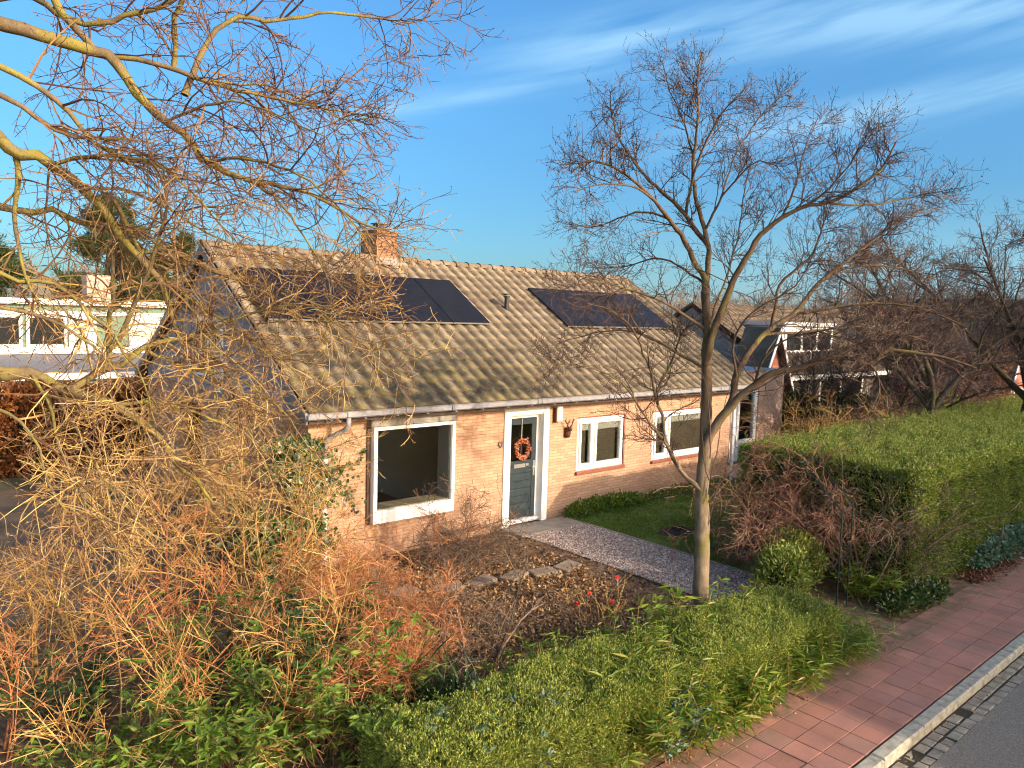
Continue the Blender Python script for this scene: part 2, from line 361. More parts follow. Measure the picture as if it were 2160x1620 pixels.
# pavement: separate 30 cm tiles, slightly uneven
b = B(); b.box(-40, 110, -8.31, -7.0, -.09, -.028); tag(b.out('pavement_bed', MOSSJ), kind='structure')
tv, tq = [], []
def block(cx, cy, cz, sx, sy, sz, tilt=.004, ch=.006):
    """one chamfered paving unit, slightly out of true"""
    hx, hy = sx / 2, sy / 2; ax, ay = RNG.normal(0, tilt, 2); n = len(tv)
    for (px, py, pz) in [(-hx, -hy, -sz), (hx, -hy, -sz), (hx, hy, -sz), (-hx, hy, -sz), (-hx, -hy, -ch), (hx, -hy, -ch), (hx, hy, -ch), (-hx, hy, -ch),
                         (-hx + ch, -hy + ch, 0), (hx - ch, -hy + ch, 0), (hx - ch, hy - ch, 0), (-hx + ch, hy - ch, 0)]:
        tv.append((cx + px, cy + py, cz + pz + ax * px + ay * py))
    for a in (0, 4):
        for i in range(4): tq.append((n + a + i, n + a + (i + 1) % 4, n + a + 4 + (i + 1) % 4, n + a + 4 + i))
    tq.append((n + 8, n + 9, n + 10, n + 11))
for r in range(4):
    for k in range(-16, 140):
        block(1.211 + .3 * k + .15 + RNG.normal(0, .0015), -7.106 - .3 * r - .15, RNG.normal(0, .0022), .2915, .2915, .05, .005, .003)
for i in range(4):                                         # the tiles of the garden entrance
    for j in range(5):
        block(5.18 + .3 * i, -6.93 + .3 * j, -.004 + RNG.normal(0, .003), .29, .29, .04, .012)
tag(npmesh('pavement', tv, tq, PAVE), kind='structure')
tv, tq = [], []
for k in range(-14, 60):                                   # kerb: metre-long stones
    L = 1.0; block(1.905 - .42 + k * L + .5, -8.395, .004 + RNG.normal(0, .002), L - .008, .15, .16, .002, .016)
tag(npmesh('kerb', tv, tq, KERBM), kind='structure')
tv, tq = [], []
x = -12.0
while x < 60:
    L = .15 + RNG.random() * .1
    for r in range(2): block(x + L / 2, -8.545 - .135 * r + RNG.normal(0, .004), -.104 + RNG.normal(0, .004), L - .014, .12, .05, .02, .012)
    x += L
tag(npmesh('gutter_strip', tv, tq, COBB), kind='structure')
b = B(); b.box(-40, 110, -8.75, -8.47, -.14, -.112); tag(b.out('gutter_bed', MOSSJ), kind='structure')
# front garden
rnd_sheet('garden_bed', -12, 5.0, -7.1, .02, .0, .07, .022, SOIL)
rnd_sheet('hedge_verge', 5.0, 40, -7.1, -4.3, -.012, .2, .012, SOIL)
rnd_sheet('lawn', 6.42, 15.2, -4.6, .02, .004, .12, .012, LAWN)
rnd_sheet('path', 4.75, 6.38, -5.6, -.62, .014, .05, .010, GRAVB)
b = B()
for (y0, y1) in ((-.62, -1.60), (-1.61, -2.6), (-2.61, -3.6), (-3.61, -4.62)): b.box(6.375, 6.43, y1, y0, -.04, .035, .006)
tag(b.out('path_edging', SLABM), kind='structure')
b = B(); b.box(4.62, 6.36, -.66, -.005, -.02, .05, .01); tag(b.out('doorstep', SLABM), kind='structure')
# terrace beside the house, edged with concrete palisades, and its deck of flags
b = B()
for i in range(9):
    for j in range(8):
        X0, Y0 = 12.74 + .5 * i, .955 - .31 * (j + 1) + .01
        if X0 < 13.2 and Y0 < -.32: continue
        b.box(X0, X0 + .493, Y0, Y0 + .303, .02, .165 + RNG.normal(0, .002), .004)
TERR = noisy('sandy_flag', [(.3, (.24, .185, .13)), (.7, (.40, .31, .22))], 3, .9, .3, 50)
tag(b.out('terrace', TERR), kind='structure')
b = B()
for k in range(9): b.tube([(13.0 + .06 * k, -.36 , -.05), (13.0 + .06 * k, -.36, .17)], .034, 8)
tag(b.out('palisade_edging', SLABM), 'row of short concrete palisades edging the raised terrace', 'edging')
# drive and grass verge on the far left, behind the house line
rnd_sheet('driveway', -9, .40, .3, 9.2, .0, .25, .010, DRIVE)
rnd_sheet('verge', -9, .40, 9.2, 10.6, .004, .15, .03, GROUNDM)
STEPM = noisy('earthy_slab', [(.3, (.16, .115, .08)), (.7, (.29, .22, .16))], 9, .9, .5, 60)
for i, (px, py, rz, lab) in enumerate([(4.10, -2.42, .2, 'flat grey stepping slab nearest the gravel path'), (3.55, -2.38, -.15, 'flat stepping slab second from the gravel path'),
        (3.03, -2.24, .3, 'wide stepping slab third from the gravel path'), (2.42, -2.12, .1, 'stepping slab in the middle of the bare bed'), (1.80, -2.05, -.1, 'stepping slab crossed by the trunk shadow on the bare bed'),
        (1.18, -1.82, .15, 'stepping slab second from the reddish twiggy shrub'), (.76, -1.55, -.2, 'stepping slab half under the reddish twiggy shrub')]):
    b = B(); b.box(-.24, .24, -.15, .15, -.02, .055, .01); o = b.out('stepping_slab', STEPM)
    o.location = (px, py, 0); o.rotation_euler = (RNG.normal(0, .04), RNG.normal(0, .04), rz); tag(o, lab, 'paving slab', 'stepping slabs across the bare bed')
for (px, py, s, lab) in [(7.55, -2.15, .34, 'dark molehill of fresh earth nearest the street tree'), (10.9, -1.9, .36, 'low dark patch of earth on the lawn by the terrace')]:
    th = np.linspace(0, 2 * np.pi, 26)[:-1]; Vv, Qv = [(px, py, .07)], []
    rr = [.3, .62, 1.0]; hh = [.06, .04, -.002]
    for r, h in zip(rr, hh):
        for t in th: k = 1 + RNG.normal(0, .10); Vv.append((px + s * r * k * math.cos(t) * 1.35, py + s * r * k * math.sin(t), .012 + h * (1 + RNG.normal(0, .2))))
    n = len(th); Qs = []
    for a in range(2):
        for i in range(n): Qs.append((1 + a * n + i, 1 + a * n + (i + 1) % n, 1 + (a + 1) * n + (i + 1) % n, 1 + (a + 1) * n + i))
    for i in range(0, n - 1, 2): Qs.append((0, 1 + i, 1 + i + 1, 1 + (i + 2) % n))
    MH = noisy('fresh_earth', [(.3, (.016, .011, .008)), (.7, (.035, .024, .016))], 20, .95, .6, 60)
    tag(npmesh('molehill', Vv, Qs, MH, None, True), lab, 'molehill')

# ------------------------------------------------------------------ the bungalow
XL, XR, YB = .45, 12.65, 8.6
K = 2.88 / 4.65                                             # roof slope
def zr(y): return 2.67 + (min(y, 8.6 - y) + .35) * K
house = thing('bungalow', 'yellow brick bungalow with brown tiled saddle roof and white front door', 'house', (6.5, 4.3, 0))
HOLES = [(1.62, 3.31, .66, 2.32), (4.66, 5.86, -.01, 2.46), (6.755, 8.292, .975, 2.13), (9.356, 11.602, .947, 2.107)]
wall_mesh('x', 0, .28, (XL, XR, -.05, 2.60), HOLES).out('front_wall', BRICK, house)
b = wall_mesh('y', XL, XL + .26, (.28, YB, -.05, 2.60), [(4.9, 6.5, .05, 2.25)]); b.out('gable_wall', BRICK, house)
b = wall_mesh('y', XR - .26, XR, (.28, YB, -.05, 2.60), [(.95, 1.9, 0.1, 2.3)]); b.out('gable_wall', BRICK, house)
wall_mesh('x', YB - .26, YB, (XL + .26, XR - .26, -.05, 2.60), [(1.2, 4.0, .2, 2.3)]).out('back_wall', BRICK, house)  # unseen rear opening added to let daylight into the room
CLAD = noisy('grey_board', [(.3, (.20, .21, .23)), (.7, (.29, .30, .33))], 8, .7, .2, 60)
for xx, nm in ((XL - .02, 'gable_cladding'), (XR - .20, 'gable_cladding')):
    b = B(); y = .06
    while y < YB - .06:                                     # upright boards
        y1 = min(y + .18, YB - .06); za, zb = zr(y) - .12, zr(y1) - .12
        b.poly([(xx, y, 2.605), (xx, y1 - .012, 2.605), (xx, y1 - .012, zb), (xx, y, za)], (.2, 0, 0)); y = y1
    b.out(nm, CLAD, house)
gw = B(); gw.box(XL - .06, XL - .015, 3.6, 3.68, 2.9, 4.1); gw.box(XL - .06, XL - .015, 5.0, 5.08, 2.9, 4.1); gw.box(XL - .06, XL - .015, 3.68, 5.0, 2.9, 2.98); gw.box(XL - .06, XL - .015, 3.68, 5.0, 4.02, 4.1); gw.box(XL - .06, XL - .015, 4.3, 4.37, 2.98, 4.02)
gwo = gw.out('window', WHITE_PVC, house)
DARKGL = mat('dark_glass', (.02, .022, .022), .06)
b = B(); b.box(XL - .045, XL - .03, 3.68, 5.0, 2.98, 4.02); b.out('pane', DARKGL, gwo)
# inner shell so that the windows look into rooms
b = B(); b.box(XL + .27, XR - .27, .30, YB - .27, -.04, .03); b.out('floor', WOODF, house)
b = B(); b.box(XL + .05, XR - .05, .05, YB - .05, 2.56, 2.60); b.out('ceiling', INWHITE, house)
b = B()
b.box(4.46, XR - .27, 4.2, 4.3, .031, 2.559); b.box(4.35, 4.45, 4.2, YB - .27, .031, 2.559); b.box(XL + .27, 2.5, 4.2, 4.3, .031, 2.559)
for xx in (4.35, 6.25, 8.8): b.box(xx, xx + .1, .285, 4.199, .031, 2.559)
b.out('inner_wall', INSIDE, house)
b = B(); b.box(1.75, 2.3, 4.05, 4.19, .04, 2.1); b.box(1.2, 1.7, 3.75, 4.19, .04, 1.1); b.out('fireplace', mat('dark_fireplace', (.02, .018, .016), .6), house)
# roof tiles
def pantiles(x0, ntile, y0, ridge_y, zf, m, parent, name='roof', courses=16, tw=.30, sgn=1, moss=True):
    S = (ridge_y - y0) / math.cos(math.atan(K)); gauge = S / courses
    dy, dz = math.cos(math.atan(K)), math.sin(math.atan(K))
    nu = 10; u = np.linspace(0, 1.06, nu); uu = u + .10 * np.sin(2 * np.pi * u)
    h = .062 * (0.5 + .5 * np.cos(2 * np.pi * (uu - .30))) ** 1.25
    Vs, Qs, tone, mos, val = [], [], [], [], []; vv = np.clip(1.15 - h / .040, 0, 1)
    for j in range(courses):
        for i in range(ntile):
            lift = abs(RNG.normal(0, .003)); sk = RNG.normal(0, .004); ds = RNG.normal(0, .004)
            s0, s1 = j * gauge + ds, (j + 1) * gauge + .05; n = len(Vs)
            for (s, off, hk) in ((s0 + .012, -.012, .6), (s0, .026 + lift, 1), ((s0 + s1) / 2, .015 + lift / 2, 1), (s1, .004, 1)):
                for k in range(nu):
                    ho = off + h[k] * hk; ss = s + sk * (u[k] - .5)
                    Vs.append((x0 + (i + u[k]) * tw, y0 + ss * dy - ho * dz, zf + ss * dz + ho * dy))
            for a in range(3):
                for k in range(nu - 1): p = n + a * nu + k; Qs.append((p, p + 1, p + nu + 1, p + nu))
            t = RNG.random(); tone += [t] * (4 * nu)
            xm = x0 + (i + .5) * tw; f = j / courses
            mm = 0
            if moss: mm = max(0, min(1, 1.25 - f * 2.3)) * max(.22, min(1, (8.2 - xm) / 4.2)) + .10
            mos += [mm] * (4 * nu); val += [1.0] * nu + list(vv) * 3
    o = npmesh(name, Vs, Qs, m, parent, True)
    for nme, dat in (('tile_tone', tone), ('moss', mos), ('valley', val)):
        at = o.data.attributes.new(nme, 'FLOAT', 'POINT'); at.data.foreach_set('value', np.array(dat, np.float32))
    return o
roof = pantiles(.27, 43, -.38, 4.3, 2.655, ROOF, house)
b = B()                                                     # deck below the tiles, both slopes
b.poly([(.32, -.33, 2.60), (.32, 4.3, 2.60 + 4.63 * K), (.32, 4.3, 2.655 + 4.63 * K), (.32, -.33, 2.655)], (12.83, 0, 0))
b.poly([(.30, 8.95, 2.62), (.30, 4.301, 2.62 + 4.649 * K), (.30, 4.301, 2.71 + 4.649 * K), (.30, 8.95, 2.71)], (12.87, 0, 0))
b.out('roof_deck', ROOF_FAR, roof)
b = B()
for i in range(33):                                         # ridge caps, each lapping the next
    X0 = .26 + .392 * i; pr = []
    for (xx, r) in ((X0, .135), (X0 + .40, .118)):
        pr.append([b.bm.verts.new((xx, 4.3 + r * math.cos(t) * 1.05, 5.515 + r * math.sin(t) * .85 + (.01 if i % 3 else .016))) for t in np.linspace(math.pi * 1.02, -.06, 9)])
    for k in range(8): b.bm.faces.new((pr[0][k], pr[0][k + 1], pr[1][k + 1], pr[1][k]))
    b.tube([(X0 - .004, 4.3 + .142 * math.cos(t) * 1.05, 5.519 + .142 * math.sin(t) * .85) for t in np.linspace(math.pi, 0, 9)], .014, 5)
b.out('ridge', ROOF, roof)
VERGE = mat('grey_verge_paint', (.16, .15, .15), .6)     # verge boards on both gables
for xx in (.235, 13.175):
    b = B(); b.poly([(xx, -.36, 2.50), (xx, 4.3, 2.50 + 4.66 * K), (xx, 4.3, 2.66 + 4.66 * K), (xx, -.36, 2.66)], (.03, 0, 0))
    b.out('verge_board', VERGE, house); b = B()
    b.poly([(xx, 8.96, 2.50), (xx, 4.302, 2.50 + 4.658 * K), (xx, 4.302, 2.66 + 4.658 * K), (xx, 8.96, 2.66)], (.03, 0, 0))
    b.out('verge_board', VERGE, house)
b = B(); b.box(.30, 13.16, -.33, .0, 2.505, 2.53); b.box(.30, 13.16, -.34, -.30, 2.531, 2.66); b.out('soffit', SLATE, house)
b = B(); b.box(.30, 13.16, 8.6, 8.93, 2.505, 2.53); b.box(.30, 13.16, 8.90, 8.94, 2.531, 2.66); b.out('soffit', SLATE, house)
# chimney
ch = B(); ch.box(4.14, 4.68, 4.06, 4.80, 5.25, 6.14); ch.box(4.12, 4.70, 4.04, 4.82, 6.141, 6.20)
cho = ch.out('chimney', BRICK_CH, roof)
b = B(); b.box(4.25, 4.57, 4.25, 4.6, 6.20, 6.24); b.tube([(4.33, 4.33, 6.24), (4.33, 4.33, 6.36)], .02); b.tube([(4.49, 4.33, 6.24), (4.49, 4.33, 6.36)], .02); b.tube([(4.33, 4.52, 6.24), (4.33, 4.52, 6.36)], .02); b.tube([(4.49, 4.52, 6.24), (4.49, 4.52, 6.36)], .02); b.box(4.27, 4.55, 4.27, 4.58, 6.36, 6.385); b.tube([(4.41, 4.42, 6.2), (4.41, 4.42, 6.34)], .08, 12)
b.out('cowl', mat('tarnished_metal', (.12, .10, .09), .5, .6), cho)
b = B(); b.box(4.06, 4.76, 3.95, 4.055, 5.40, 5.56); b.out('lead_flashing', mat('dull_lead', (.20, .18, .165), .7), cho)
# gutter and pipes
b = B()
prof = [(-.355, 2.69), (-.355, 2.60), (-.375, 2.575), (-.44, 2.575), (-.475, 2.60), (-.48, 2.672), (-.49, 2.69), (-.475, 2.695), (-.468, 2.675), (-.466, 2.605), (-.437, 2.586), (-.378, 2.586), (-.367, 2.605), (-.367, 2.69)]
b.poly([(.22, y, z) for y, z in prof], (13.02, 0, 0))
for X0 in np.arange(.6, 13.2, .62): b.box(X0, X0 + .03, -.484, -.36, 2.560, 2.574)
for X0 in np.arange(.9, 13, 2.1): b.box(X0, X0 + .06, -.497, -.482, 2.60, 2.688)
b.out('gutter', ZINC, house)
b = B(); b.tube([(.95, -.42, 2.58), (.95, -.42, 2.46), (.93, -.36, 2.38), (.86, -.20, 2.29), (.76, -.09, 2.20), (.72, -.06, 2.10), (.72, -.06, 1.85)], .042, 10)
b.out('downpipe', ZINC, house, True)
b = B(); b.tube([(.72, -.06, 1.87), (.72, -.06, .02)], .046, 12); b.box(.66, .78, -.11, -.002, 1.18, 1.22); b.box(.66, .78, -.11, -.002, .45, .49); b.out('downpipe', PIPE, house)
b = B(); b.tube([(12.74, -.42, 2.58), (12.74, -.42, 2.5), (12.72, -.10, 2.36), (12.70, -.06, 2.25), (12.70, -.06, .05)], .047, 12); b.box(12.655, 12.76, -.12, -.005, 1.3, 1.34); b.out('downpipe', PIPE, house)
# big picture window: white box frame proud of the wall, stained lintel
b = B()
b.box(1.60, 1.67, -.15, -.075, .86, 2.275); b.box(3.27, 3.335, -.15, -.075, .86, 2.275); b.box(1.60, 3.335, -.15, -.075, 2.276, 2.336); b.box(1.60, 3.335, -.15, -.075, .641, .859)
b.box(1.60, 1.635, -.0749, -.001, .642, 2.335); b.box(3.305, 3.335, -.0749, -.001, .642, 2.335); b.box(1.6351, 3.3049, -.0749, -.001, 2.31, 2.335); b.box(1.6351, 3.3049, -.0749, -.001, .642, .70)
w1 = b.out('window', WHITE, house)
b = B(); b.box(1.671, 3.269, -.095, -.085, .861, 2.274); b.out('pane', GLASS, w1)
b = B(); b.box(1.64, 1.68, -.07, .30, .80, 2.30); b.box(3.26, 3.30, -.07, .30, .80, 2.30); b.box(1.681, 3.259, -.07, .30, 2.27, 2.30); b.out('reveal', REVEAL, w1)
b = B(); b.box(1.681, 3.259, -.06, .36, .83, .872); b.out('sill', mat('beige_sill', (.36, .30, .23), .5), w1)
b = B(); b.box(1.53, 3.37, -.17, -.002, 2.345, 2.50, .008); b.out('lintel', CONC, house)
b = B(); b.box(1.53, 1.595, -.04, -.002, .62, 2.34); b.out('window_shadow_strip', mat('shadow_brown', (.06, .028, .02), .6), house)  # dark strip standing in for the window box's shadow on the brick
SCREEN = noisy('taupe_screen', [(.3, (.125, .098, .070)), (.7, (.14, .11, .08))], 2, .9, 0)
# the two mullioned windows
def casement(x0, x1, z0, z1, mull):
    f = .075
    b = B(); y0, y1 = .02, .10
    b.box(x0, x0 + f, y0, y1, z0, z1); b.box(x1 - f, x1, y0, y1, z0, z1); b.box(x0 + f, x1 - f, y0, y1, z1 - f, z1); b.box(x0 + f, x1 - f, y0, y1, z0, z0 + f * 1.2)
    b.box(mull - .05, mull + .05, y0 + .004, y1, z0 + f * 1.2, z1 - f)
    wo_ = b.out('window', WHITE_PVC, house)
    for (a, c) in ((x0 + f, mull - .05), (mull + .05, x1 - f)):
        b = B(); g = .05
        za, zb = z0 + f * 1.2, z1 - f
        b.box(a, a + g, -.012, .06, za, zb); b.box(c - g, c, -.012, .06, za, zb); b.box(a + g, c - g, -.012, .06, za, za + g); b.box(a + g, c - g, -.012, .06, zb - g, zb)
        b.out('sash', WHITE_PVC, wo_)
        b = B(); b.box(a + g, c - g, .025, .032, za + g, zb - g); b.out('pane', GLASS, wo_)
        b = B(); b.box(a + g + .002, c - g - .002, .055, .10, zb - .22, zb - g, .012); b.out('blind', INWHITE, wo_)
        b = B(); b.box(a + g + .004, c - g - .045, .105, .109, za, zb - .10); b.out('screen', SCREEN, wo_)
    b = B(); b.box(x0 - .03, x1 + .04, -.06, .015, z0 - .075, z0 - .012, .004)
    b.out('sill', REDTILE, wo_)
    b = B(); b.box(x1, x1 + .045, -.006, .03, z0 - .01, z1 + .03); b.box(x0 - .01, x1, -.006, .03, z1, z1 + .03); b.out('trim', REDTILE, wo_)
casement(6.755, 8.292, .975, 2.13, 7.28)
casement(9.356, 11.602, .947, 2.107, 9.93)
# front door
b = B(); y0, y1 = -.03, .02
b.box(4.644, 4.815, y0, y1, .05, 2.335); b.box(5.72, 5.872, y0, y1, .05, 2.335); b.box(4.644, 5.872, y0, y1, 2.336, 2.473)
b.box(4.78, 4.815, y1, .17, .05, 2.30); b.box(5.72, 5.75, y1, .17, .05, 2.30); b.box(4.78, 5.75, y1, .17, 2.301, 2.335)
dor = b.out('front_door', WHITE, house)
b = B(); b.box(4.816, 4.86, .12, .17, .13, 2.30); b.box(5.655, 5.719, .12, .17, .13, 2.30); b.box(4.861, 5.654, .12, .17, 2.235, 2.30); b.box(4.816, 5.719, .06, .17, .055, .128); b.out('frame', WHITE, dor)
X0, X1 = 4.862, 5.652
b = B(); ya, yb = .125, .165
b.box(X0, X0 + .075, ya, yb, .13, 2.232); b.box(X1 - .105, X1, ya, yb, .13, 2.232); b.box(X0 + .075, X1 - .105, ya, yb, 2.10, 2.232)
b.box(X0 + .075, X1 - .105, ya, yb, 1.10, 1.34)
z = .14
while z < 1.09: b.box(X0 + .075, X1 - .105, ya + .006, yb, z, z + .152, .005); z += .157
cx = (X0 + .075 + X1 - .105) / 2
b.box(cx - .016, cx + .016, ya + .004, yb, 1.34, 2.10); b.box(X0 + .075, X0 + .095, ya - .004, yb - .02, 1.341, 2.099); b.box(X1 - .125, X1 - .105, ya - .004, yb - .02, 1.341, 2.099)
leaf = b.out('door_leaf', DOORP, dor)
b = B(); b.box(X0 + .095, cx - .016, .142, .15, 1.341, 2.099); b.box(cx + .016, X1 - .125, .142, .15, 1.341, 2.099); b.out('pane', GLASS, dor)
b = B(); b.box(X0 + .19, X0 + .50, .112, .1245, 1.20, 1.28, .004); b.box(X0 + .52, X0 + .59, .112, .1245, 1.225, 1.275, .004); b.out('letter_plate', STEEL, dor)
b = B(); b.box(X1 - .075, X1 - .03, .112, .1245, 1.0, 1.32, .004); b.tube([(X1 - .052, .112, 1.19), (X1 - .052, .07, 1.19), (X1 - .15, .065, 1.19)], .011, 8); b.out('handle', STEEL, dor)
b = B(); b.tube([(X0 + .11 , .1245, 1.245), (X0 + .11, .117, 1.245)], .042, 14); b.out('doorbell', BLACKP, dor)
vp = 2.41; vz = zr(2.41)
b = B(); b.tube([(6.70, vp, vz - .05), (6.70, vp, vz + .36)], .055, 14); b.tube([(6.70, vp, vz + .36), (6.70, vp, vz + .40)], .08, 14); b.tube([(6.70, vp, vz + .42), (6.70, vp, vz + .45)], .085, 14); b.box(6.52, 6.90, vp - .26, vp + .12, vz - .16, vz - .10)
b.out('vent_pipe', BLACKP, roof)
# solar panels
PVM = mat('dark_solar_glass', (.013, .0125, .014), .34, 0, .14); g = G(PVM); v = g.coord()
sx = g.new('ShaderNodeSeparateXYZ'); g.con(v, sx.inputs[0]); wv = g.new('ShaderNodeTexBrick'); g.con(g.scale(v, (1, 1.17, 0)), wv.inputs[0]); wv.offset = 0
wv.inputs['Scale'].default_value = 1; wv.inputs['Brick Width'].default_value = .165; wv.inputs['Row Height'].default_value = .165; wv.inputs['Mortar Size'].default_value = .003
wv.inputs['Color1'].default_value = (.011, .010, .012, 1); wv.inputs['Color2'].default_value = (.015, .014, .016, 1); wv.inputs['Mortar'].default_value = (.024, .022, .024, 1); g.base(wv.outputs[0])
PVF = mat('black_anodised_frame', (.02, .02, .022), .35, .5); PVE = mat('bare_aluminium_rail', (.45, .42, .36), .4, .7)
def panel(x0, y0, y1, off=.13):
    n = Vector((0, -K, 1)).normalized()
    p0 = Vector((x0, y0, zr(y0))) + n * off; p1 = Vector((x0, y1, zr(y1))) + n * off; wv_ = Vector((1.015, 0, 0))
    b = B(); b.poly([p0, p0 + wv_, p1 + wv_, p1], n * -.035); o = b.out('solar_panel', PVM, house)
    b = B(); up = (p1 - p0).normalized(); f = .014
    for (a, c) in ((p0, p0 + wv_), (p1 - up * f, p1 - up * f + wv_)): b.poly([a, c, c + up * f, a + up * f], n * .004)
    for a in (p0, p0 + wv_ - Vector((f, 0, 0))): b.poly([a + up * f, a + Vector((f, 0, 0)) + up * f, a + Vector((f, 0, 0)) + up * ((p1 - p0).length - f), a + up * ((p1 - p0).length - f)], n * .004)
    b.out('panel_frame', PVF, o)
    b = B(); q = p0 - up * .002; b.poly([q, q + wv_, q + wv_ - n * .035, q - n * .035], -up * .006); b.out('rail', PVE, o)
for i in range(5): panel(.55 + 1.03 * i, 1.84, 3.40)
for i in range(4): panel(8.12 + 1.03 * i, 1.80, 3.30)
# garden door in the set-back side wall, the door of the annex
annex = thing('brick_annex', 'low flat roofed pinkish brick annex with white glazed garden door', 'annex', (15, 2.5, 0))
b = wall_mesh('x', .95, 1.2, (12.66, 17.0, 0, 2.86), [(14.15, 15.60, .17, 2.42)]); b.box(12.66, 17.0, 1.2, 4.5, 2.70, 2.86); b.box(16.76, 17.0, 1.2, 4.5, 0, 2.70); b.box(12.66, 16.75, 4.26, 4.5, 0, 2.69)
b.out('wall', BRICK_PINK, annex)
b = B(); b.box(12.66, 17.03, .93, 4.53, 2.862, 2.90); b.out('roof', ZINC, annex)
b = B(); b.box(14.16, 14.50, .99, 1.10, .19, 2.41); b.box(15.50, 15.60, .99, 1.10, .19, 2.41); b.box(14.50, 15.50, .99, 1.10, 2.30, 2.41); b.box(14.5, 15.5, .99, 1.1, .19, .24)
gd = b.out('garden_door', WHITE_PVC, annex)
b = B(); b.box(14.51, 14.62, .96, 1.04, .25, 2.29); b.box(15.39, 15.49, .96, 1.04, .25, 2.29); b.box(14.62, 15.39, .96, 1.04, 2.19, 2.29); b.box(14.62, 15.39, .96, 1.04, .25, .36); b.box(14.62, 15.39, .96, 1.04, .74, .85); b.box(14.66, 15.35, .985, 1.03, .40, .70, .01)
b.box(14.62, 15.39, .99, 1.03, .36, .74)
b.out('door_leaf', WHITE_PVC, gd)
b = B(); b.box(14.62, 15.39, 1.0, 1.012, .85, 2.19); b.out('pane', GLASS, gd)
b = B(); b.box(14.65, 15.25, 1.06, 1.12, 2.0, 2.12, .02); b.out('blind', INWHITE, gd)
b = B(); b.tube([(14.57, .955, 1.15), (14.57, .91, 1.15), (14.67, .905, 1.15)], .01); b.out('handle', STEEL, gd)
b = B(); b.box(14.10, 15.64, .90, .948, .166, .235); b.out('threshold', mat('blue_grey_stone', (.10, .11, .14), .6), gd)
# ornaments on the front wall
RUST = noisy('rusty_iron', [(.3, (.055, .02, .012)), (.7, (.13, .05, .025))], 20, .8, .3, 60)
b = B(); b.box(6.02, 6.08, -.05, 0, 2.16, 2.44, .01); b.box(6.035, 6.20, -.11, -.05, 2.12, 2.46, .02)
lt = tag(b.out('wall_lamp', CREAM), 'cream outdoor lamp on the brick right of the front door', 'wall lamp')
b = B(); b.box(6.00, 6.03, -.09, 0, 2.10, 2.42, .004); b.out('bracket', RUST, lt)
dh = B()
dh.tube([(6.41, -.005, 1.80), (6.41, -.05, 1.86), (6.41, -.075, 1.93), (6.405, -.12, 1.955), (6.40, -.17, 1.93)], [.085, .07, .055, .045, .022], 10)
dh.box(6.33, 6.49, -.02, 0, 1.76, 1.97, .02)
for sgn in (-1, 1):
    dh.tube([(6.41 + sgn * .03, -.09, 1.98), (6.41 + sgn * .08, -.10, 2.05), (6.41 + sgn * .12, -.09, 2.13), (6.41 + sgn * .095, -.09, 2.19)], [.014, .012, .010, .005], 6)
    dh.tube([(6.41 + sgn * .08, -.10, 2.05), (6.41 + sgn * .045, -.12, 2.12)], [.010, .005], 6)
    dh.tube([(6.41 + sgn * .115, -.09, 2.10), (6.41 + sgn * .165, -.10, 2.15)], [.009, .004], 6)
    dh.tube([(6.41 + sgn * .04, -.08, 1.97), (6.41 + sgn * .09, -.09, 1.99)], [.014, .004], 6)
tag(dh.out('deer_head', RUST, None, True), 'rusty deer head ornament with antlers on the brick wall', 'wall ornament')
hb = B()
for sgn in (-1, 1):
    hb.tube([(4.56, -.02, 1.70), (4.56 + sgn * .035, -.02, 1.745), (4.56 + sgn * .055, -.02, 1.79), (4.56 + sgn * .035, -.02, 1.815), (4.56 + sgn * .004, -.02, 1.79)], [.010, .014, .015, .014, .010], 6)
tag(hb.out('heart_ornament', noisy('weathered_wood', [(.3, (.16, .12, .11)), (.7, (.28, .21, .19))], 20)), 'small grey heart hanging on the brick left of the door frame', 'wall ornament')

# ------------------------------------------------------------------ vegetation toolkit
def unit(v): return v / np.maximum(np.linalg.norm(v, axis=-1, keepdims=True), 1e-9)
def tubes(pts, rad, s=3):
    """pts (n,k,3), rad (n,k) -> verts, quads"""
    n, k, _ = pts.shape
    T = np.empty_like(pts); T[:, 1:-1] = pts[:, 2:] - pts[:, :-2]; T[:, 0] = pts[:, 1] - pts[:, 0]; T[:, -1] = pts[:, -1] - pts[:, -2]
    T = unit(T); ref = np.array([.31, .53, .79]) + RNG.normal(0, .15, (n, 1, 3))
    U = unit(np.cross(T, ref)); W_ = np.cross(T, U)
    a = 2 * np.pi * np.arange(s) / s
    V = pts[:, :, None] + rad[:, :, None, None] * (U[:, :, None] * np.cos(a)[:, None] + W_[:, :, None] * np.sin(a)[:, None])
    idx = np.arange(n * k * s).reshape(n, k, s); nx_ = np.roll(idx, -1, 2)
    Q = np.stack([idx[:, :-1], nx_[:, :-1], nx_[:, 1:], idx[:, 1:]], -1).reshape(-1, 4)
    return V.reshape(-1, 3), Q
class Veg:
    def __init__(s): s.V, s.Q, s.n = [], [], 0
    def add(s, vq):
        V, Q = vq; s.V.append(V); s.Q.append(Q + s.n); s.n += len(V); return s
    def out(s, name, m, parent=None, smooth=False): return npmesh(name, np.concatenate(s.V), np.concatenate(s.Q), m, parent, smooth)
